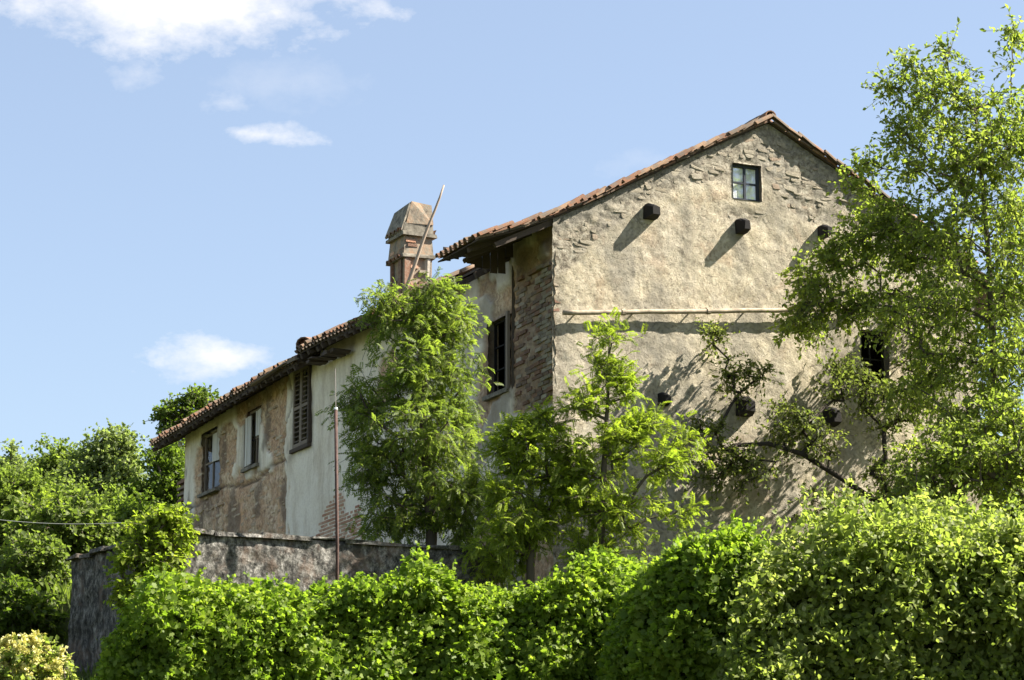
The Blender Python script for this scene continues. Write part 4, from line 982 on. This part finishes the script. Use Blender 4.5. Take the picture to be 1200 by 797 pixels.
# --- big tree at the right
b = gp(1168, 46.6)
make_tree('large_tree', 'tall airy broadleaf tree rising past the roof beside the gable', 'tree',
    [b, b + np.array([.1, 0, 2.2]), at(1165, 440, 46.6), at(1160, 320, 46.6), at(1150, 200, 46.6), at(1140, 110, 46.6)],
    [(1100, 118, 44, 40, 46.6, 1.1, 29), (1125, 185, 74, 46, 46.6, 1.5, 54), (1175, 150, 50, 56, 46.6, 1.3, 32), (1160, 270, 100, 50, 46.6, 1.7, 71), (1070, 280, 50, 46, 47.4, .8, 39), (1135, 360, 110, 50, 46.8, 1.6, 71), (1000, 305, 46, 24, 48.3, .5, 23), (972, 355, 40, 24, 48.4, .4, 19), (1035, 345, 44, 26, 48.2, .5, 19), (1110, 440, 76, 46, 47.2, 1.2, 45), (1250, 240, 80, 120, 46.6, 1.8, 29), (1260, 420, 80, 80, 46.6, 1.6, 19), (1190, 58, 7, 30, 46.6, .2, 6), (1042, 105, 22, 9, 46.6, .4, 5), (1014, 205, 26, 26, 47.6, .4, 11), (1065, 78, 14, 20, 46.6, .3, 4), (1190, 520, 70, 60, 46.2, 1.4, 37), (1055, 165, 24, 18, 46.8, .5, 8), (1020, 265, 36, 30, 47.8, .4, 16), (950, 330, 30, 22, 48.6, .3, 12), (940, 385, 24, 16, 48.9, .3, 9), (1110, 60, 14, 12, 46.6, .3, 4), (1150, 500, 60, 50, 45.6, .8, 29), (1185, 440, 40, 60, 45.4, .8, 25), (1190, 330, 30, 60, 45.4, .7, 19)],
    tmpl_simple(.26), M['tree'], M['bark'], twigs=7, nleaf=9, tl=.56, size=.104, out=.45, droop=.05, ldroop=.35, upn=.6, tj=.5, r_tip=.0055, power=.42)
# --- leaning dusty tree, arching left across the gable
b = gp(1085, 49.9)
make_tree('leaning_tree', 'dark-branched tree leaning left across the lower gable wall', 'tree',
    [b, at(1062, 612, 49.8), at(1030, 590, 49.7), at(985, 560, 49.5), at(940, 532, 49.3), at(900, 520, 49.2), at(862, 522, 49.1)],
    [(860, 545, 60, 28, 49.0, .4, 32), (925, 492, 36, 30, 49.2, .35, 18), (862, 440, 22, 24, 49.0, .25, 12), (836, 396, 14, 16, 48.9, .2, 8), (950, 515, 36, 26, 49.4, .35, 16), (1000, 455, 40, 24, 49.8, .3, 22), (832, 505, 22, 18, 48.8, .25, 10), (970, 590, 56, 22, 49.4, .4, 20), (1060, 560, 56, 40, 49.4, .6, 40), (893, 435, 14, 14, 49.1, .2, 5), (1050, 480, 40, 30, 49.8, .3, 24), (1085, 360, 34, 34, 50.9, .25, 26), (990, 430, 26, 14, 50.2, .2, 10), (1090, 430, 30, 40, 50.8, .25, 24)],
    tmpl_simple(.27), M['bough'], M['darkbark'], twigs=6, nleaf=8, tl=.42, size=.088, out=.3, droop=.0, ldroop=.25, upn=.8, r_tip=.008, power=.40)
# --- dense shrub right, low between the big tree and the hedge
b = gp(1130, 44.5)
make_tree('dense_shrub', 'dense mid-green shrub below the tall tree and behind the hedge', 'shrub', [b, b + np.array([0, 0, .7]), at(1130, 560, 44.5)],
    [(1120, 545, 80, 46, 44.5, 1.0, 90), (1180, 520, 60, 56, 44.5, 1.0, 70), (1085, 585, 44, 26, 44.4, .7, 30), (1230, 560, 60, 60, 44.5, 1., 50)],
    tmpl_simple(.30), M['tree'], M['bark'], twigs=6, nleaf=8, tl=.38, size=.09, out=.5, droop=.0, ldroop=.3, upn=.7, tj=.4)

# --- vine-covered hedge along the front
def profile_hedge(name, label, cat, path, below, half, count, tmpl, lmat, size, bump_=.24, seed=1, sprigs=60, sprig_len=.22, inner=.22, end_round=.8):
    """path rows (px, top_py, Y): a loaf-shaped hedge whose skin is leaves over a dark core sheet standing in for inner shade"""
    path = np.array(path, float); tops = np.array([at(*r_) for r_ in path]); cum = np.concatenate([[0], np.cumsum(np.linalg.norm(np.diff(tops[:, :2], axis=0), axis=1))]); Ln = cum[-1]
    root = empty(name, (tops[:, 0].mean(), tops[:, 1].mean(), gz(tops[:, 0].mean(), tops[:, 1].mean())), label, cat)
    def surf(u, v, infl):
        """u along in metres, v in 0..1 from front foot over the top to the back foot"""
        x = np.interp(u, cum, tops[:, 0]); y = np.interp(u, cum, tops[:, 1]); z = np.interp(u, cum, tops[:, 2])
        gl = ground_z(x, y); H = np.minimum(z - gl, below)
        e_ = np.sqrt(np.clip(1 - np.clip(1 - np.minimum(u, Ln - u) / end_round, 0, 1) ** 2, .02, 1))
        ang = np.clip((v - .36) / .28, 0, 1) * math.pi; ca, sa = np.cos(ang), np.sin(ang)
        yy = -half * np.sign(ca) * np.abs(ca) ** .75; cap = .45
        zz = np.where(v < .36, -cap - (H - cap) * (1 - v / .36), np.where(v > .64, -cap - (H - cap) * ((v - .64) / .36), cap * (np.abs(sa) ** .75 - 1)))
        nrm = np.stack([0 * u, np.where(v < .36, -1, np.where(v > .64, 1, -ca)), np.where((v < .36) | (v > .64), .12, sa)], 1)
        p = np.stack([x, y + yy * (.35 + .65 * e_), z + zz - (1 - e_) * .55], 1)
        b_ = (fbm(p, .95, 2, seed) - .5) * 2.6 * bump_ + (vnoise(p, .33, seed + 5) - .5) * bump_ * 1.1
        p = p + nrm * (b_ + infl)[:, None]
        return p, nrm
    u = rng.uniform(0, Ln, count); v = np.clip(rng.beta(1.25, 1.8, count) * .86, 0, 1)
    dep = -np.abs(rng.normal(0, inner, count)) * (rng.random(count) < .75) + rng.uniform(-.02, .07, count)
    P, nr = surf(u, v, dep); Dv = nr * .45 + rdir(count) * .75; Dv[:, 2] -= .55
    Nv = nr * 1.0 + rdir(count) * .75; Nv[:, 2] += .35
    S_ = size * rng.uniform(.45, 1.35, count)
    # leafy sprays breaking out of the skin
    k = int(Ln * sprigs); us = rng.uniform(.1, Ln - .1, k); vs_ = np.where(rng.random(k) < .6, rng.uniform(.36, .62, k), rng.uniform(.08, .40, k)); C, n_ = surf(us, vs_, np.zeros(k))
    d_ = n_ * .8 + rdir(k) * .7; d_[:, 2] += .25; d_ /= np.linalg.norm(d_, axis=1, keepdims=True); ln = sprig_len * rng.uniform(.4, 1.3, k); m_ = 8
    uu = (np.arange(m_) + 1) / m_; P2 = C[:, None] + d_[:, None] * (uu[None] * ln[:, None])[..., None]; P2[..., 2] -= (uu[None] ** 2 * ln[:, None]) * .3
    P2 = P2.reshape(-1, 3); q = rdir(len(P2)); D2 = q * .9 + np.repeat(d_, m_, 0) * .4; D2[:, 2] -= .3; N2 = rdir(len(P2)) * .8; N2[:, 2] += .7; S2 = size * np.tile(np.linspace(1.1, .55, m_), k) * rng.uniform(.7, 1.1, len(P2))
    leaf_mesh('foliage', np.concatenate([P, P2]), np.concatenate([Dv, D2]), np.concatenate([Nv, N2]), np.concatenate([S_, S2]), tmpl, lmat, root)
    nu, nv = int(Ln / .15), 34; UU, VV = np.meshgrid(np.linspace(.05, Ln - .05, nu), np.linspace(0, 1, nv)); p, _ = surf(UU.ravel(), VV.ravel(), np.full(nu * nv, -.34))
    idx = np.arange(nu * nv).reshape(nv, nu); fastmesh('shade_core', p, np.stack([idx[:-1, :-1], idx[:-1, 1:], idx[1:, 1:], idx[1:, :-1]], -1).reshape(-1, 4), M['core'], root, True)  # closed dark sheet that blocks the view through, shade painted in its colour
    return root
profile_hedge('vine_hedge', 'long vine-covered hedge with bright leafy top and dark shaded face', 'hedge',
    [(112, 790, 26.4), (128, 745, 26.4), (160, 722, 26.5), (205, 703, 26.5), (260, 702, 26.6), (330, 700, 26.8), (385, 692, 26.9), (425, 678, 27.0), (480, 666, 27.1), (520, 672, 27.2), (560, 686, 27.3), (640, 684, 27.4), (720, 676, 27.6), (800, 676, 27.8), (860, 680, 27.9)],
    2.6, .55, 52000, tmpl_vine(), M['vine'], .064, .30, 1, sprigs=240, sprig_len=.24, inner=.17)
profile_hedge('vine_mound', 'tall rounded mound of glossy vine leaves in the middle of the hedge', 'hedge',
    [(705, 740, 26.5), (745, 676, 26.3), (800, 628, 26.2), (845, 618, 26.2), (890, 624, 26.2), (925, 642, 26.2), (950, 690, 26.2)],
    3.0, .6, 17000, tmpl_vine(), M['vine'], .072, .28, 9, sprigs=240, sprig_len=.28, inner=.17, end_round=1.3)
profile_hedge('pale_hedge', 'loose pale-leaved hedge with many small whitish leaves at the roadside', 'hedge',
    [(835, 750, 25.5), (860, 705, 25.5), (905, 668, 25.6), (960, 636, 25.7), (1010, 630, 25.8), (1060, 612, 25.8), (1110, 624, 25.8), (1160, 612, 25.8), (1215, 624, 25.9), (1290, 624, 26.0), (1380, 632, 26.2), (1470, 628, 26.4)],
    3.0, .6, 36000, tmpl_simple(.31), M['pale'], .098, .42, 17, sprigs=330, sprig_len=.58, inner=.25)

# --- bush on the corner of the terrace wall
b = np.array([KC[0] - .3, KC[1] - .7, 3.0]); b[2] = gz(b[0], b[1]) - .1
make_tree('wall_bush', 'bright yellow-green bush growing over the corner of the terrace wall', 'bush', [b, b + np.array([0, 0, 1.2]), at(182, 650, 42)],
    [(188, 625, 34, 26, 42.0, .6, 60), (176, 660, 36, 34, 42.0, .6, 60), (160, 690, 26, 24, 41.8, .5, 30), (200, 610, 22, 12, 42.1, .4, 16)],
    tmpl_simple(.36), M['lime'], M['bark'], twigs=6, nleaf=8, tl=.28, size=.09, out=.6, droop=0, ldroop=.4, upn=.8)
# --- yellow flowering bush, bottom left
b = gp(30, 36.5)
fb = make_tree('flowering_bush', 'small bush topped with cream-yellow blossom at the wall foot', 'bush', [b, b + np.array([0, 0, .5]), at(30, 790, 36.5)],
    [(30, 795, 52, 48, 36.5, .7, 110), (-10, 800, 40, 40, 36.5, .6, 40)], tmpl_simple(.36), M['pale'], M['bark'], twigs=5, nleaf=6, tl=.2, size=.075, out=.6, droop=0)
C = ellipsoids([(30, 785, 46, 40, 36.4, .65, 150), (-5, 790, 36, 36, 36.4, .5, 50)]); P, Dv, Nv, S, _ = sprays(C, at(30, 820, 36.5), 6, 8, .12, .05, .9, -.4, .7, -.2)
leaf_mesh('blossom', P, Dv, Nv, S, tmpl_diamond(.45), M['flower'], fb)
# --- undergrowth on the bank beside the wall
def bush(px, py, rx, ry, Y, mat, label, k=90, size=.11, name='bank_bush', grp=None):
    b = gp(px, Y)
    return make_tree(name, label, 'bush', [b, at(px, py + ry * .6, Y), at(px, py, Y)], [(px, py, rx, ry, Y, rx * Y / FPX * .9, k), (px + rx * .4, py + ry * .5, rx * .7, ry * .6, Y, rx * Y / FPX * .6, k // 2)],
        tmpl_simple(.36), mat, M['bark'], grp, twigs=5, nleaf=6, tl=.3, size=size, out=.6, droop=0, ldroop=.4)
bush(38, 665, 46, 36, 49, M['far1'], 'pale scrubby bush left of the wall end', 120)
bush(20, 715, 44, 34, 47, M['far2'], 'dark shaded bush low on the bank above the cream blossom', 110)
bush(72, 610, 60, 34, 55, M['far1'], 'spreading olive-green bush behind the terrace wall', 130, .13)
# --- trees on the slope behind
def far_tree(px, top, rx, Y, mat, label, k=150, size=.2, lob=None, bmat='bark', tl=.7):
    sc_ = Y / FPX; b = gp(px, Y); ztop = at(px, top, Y)[2]; py_foot = top + (ztop - b[2]) / sc_; ry = (py_foot - top) * .47; cy = top + ry
    spec = [(px, cy, rx * .75, ry * .95, Y, rx * sc_ * .7, k)]
    r2 = np.random.default_rng(int(px * 7 + top))
    for j in range(5):
        a = r2.uniform(-.3, math.pi + .3); spec.append((px + math.cos(a) * rx * .62, cy - math.sin(a) * ry * .55, rx * .42, ry * .36, Y + r2.uniform(-1, 1), rx * sc_ * .4, k // 4))
    return make_tree('slope_tree', label, 'tree', [b, b + np.array([.1, 0, (ztop - b[2]) * .3]), at(px, cy, Y), at(px, top + ry * .4, Y)], spec, tmpl_diamond(.4), mat, M[bmat], 'trees on the slope behind the house', twigs=8, nleaf=13, tl=tl, size=size * .58, twig_r=0, r_tip=.02, out=.5, droop=.1)
far_tree(190, 508, 46, 84, M['far2'], 'dark green tree close behind the far end of the house', 170, .2)
far_tree(130, 492, 62, 98, M['far3'], 'tall grey-green tree on the crest behind the dark tree', 190, .24)
far_tree(62, 512, 58, 104, M['far1'], 'round mid-green tree on the crest, second from the picture edge', 170, .25)
far_tree(5, 516, 50, 108, M['far3'], 'grey-green tree on the crest cut by the picture edge', 150, .25)
far_tree(20, 540, 66, 86, M['far1'], 'broad bright tree halfway down the slope at the picture edge', 200, .21)
far_tree(105, 555, 56, 78, M['far1'], 'low spreading tree in the middle of the slope', 170, .19)
far_tree(60, 580, 56, 70, M['lime'], 'small fresh-green tree above the terrace wall end', 150, .16)
far_tree(165, 575, 40, 72, M['far2'], 'dark small tree behind the corner bush', 110, .17)
b = gp(215, 96)
make_tree('slope_tree', 'tree top showing just above the far roof eave', 'tree', [b, b + np.array([0, 0, 4.]), at(220, 500, 96), at(222, 470, 96)], [(204, 486, 18, 17, 96, .8, 26), (232, 470, 20, 13, 96, .8, 24), (222, 495, 30, 22, 96, 1., 40), (215, 540, 40, 40, 96, 1.2, 50)], tmpl_diamond(.4), M['far2'], M['bark'], 'trees on the slope behind the house', twigs=6, nleaf=9, tl=.55, size=.15, twig_r=.01, r_tip=.015)
far_tree(-60, 520, 60, 95, M['far1'], 'tree at the picture edge beyond the wire', 120, .24)
far_tree(1185, 480, 60, 76, M['far2'], 'dark tree closing the gap behind the tall tree beyond the gable', 150, .19)
far_tree(1300, 500, 60, 82, M['far1'], 'green tree beyond the gable, outside the picture edge', 120, .21)
far_tree(1410, 490, 60, 80, M['far2'], 'farther dark tree beyond the gable, outside the picture edge', 120, .21)
# distant wood on the hill
C = []
for k in range(700):
    x = rng.uniform(-150, 30); y = rng.uniform(130, 230); C.append((x, y, gz(x, y) + rng.uniform(0, 5.0)))
C = np.array(C); P, Dv, Nv, S, _ = sprays(C, C.mean(0) - np.array([0, 0, 30]), 8, 8, 1.9, .42, .4, 0)
tag(leaf_mesh('far_wood', P, Dv, Nv, S, tmpl_diamond(.45), M['far3'], None), 'far wooded hillside seen between the slope trees', 'wood', kind='stuff')

# --- rough grass on the terrace and bank
def grass(k, x0, x1, y0, y1, h):
    x = rng.uniform(x0, x1, k); y = rng.uniform(y0, y1, k); z = ground_z(x, y); P = np.stack([x, y, z], 1); Dv = rdir(k) * .4; Dv[:, 2] = 1; Nv = rdir(k); return P, Dv, Nv, h * rng.uniform(.5, 1.2, k)
g1 = grass(30000, -14, 12, 24, 60, .45); g2 = grass(16000, -22, -5, 44, 80, .5)
tag(leaf_mesh('grass', *[np.concatenate([a, b]) for a, b in zip(g1, g2)], (np.array([(-.04, 0, 0), (.04, 0, 0), (.03, .6, .05), (0, 1, .2)], float), np.array([(0, 1, 2, 3)])), M['far1'], None), 'tall rough grass covering the terrace and bank', 'grass', kind='stuff')

# ------------------------------------------------------------------ small things
pt, pbm = at(393.5, 480, 43.0), at(396.5, 690, 43.0); pbm[2] = gz(pbm[0], pbm[1]) - .1
po = empty('iron_post', pbm, 'thin rusty iron post standing in front of the terrace wall', 'post')
mb = MB(); mb.tube([pbm, (pbm + pt) / 2 + np.array([.015, 0, 0]), pt], .030, 10); mb.build('shaft', M['rust'], po, True)
mb = MB(); mb.tube([pt, pt + np.array([0, 0, .035])], .033, 10); mb.build('cap', M['porcelain'], po)
mb = MB(); mb.tube([pt, at(393, 432, 43.0)], .007, 6); mb.build('rod', M['rod'], po)
s0 = np.array(W(-.45, 6.6, 12.45)); s1 = at(520, 217, s0[1] - .2); sm = (s0 + s1) / 2
mb = MB(); mb.tube([s0 + (s1 - s0) * k + np.array([.010 * math.sin(k * 9), 0, .008 * math.sin(k * 13)]) for k in np.linspace(0, 1, 10)], [.046, .042, .044, .038, .036, .036, .030, .028, .024, .018], 8)
tag(mb.build('wooden_pole', M['stick'], None, True), 'crooked bleached wooden pole leaning across the chimney', 'pole')
c0, c1 = at(-40, 604, 52), at(175, 610, 52)
mb = MB(); mb.tube([c0 + (c1 - c0) * k + np.array([0, 0, -.12 * 4 * k * (1 - k)]) for k in np.linspace(0, 1, 14)], .006, 5)
tag(mb.build('wire', M['cable'], None, True), 'thin pale wire stretched in front of the slope trees', 'wire')
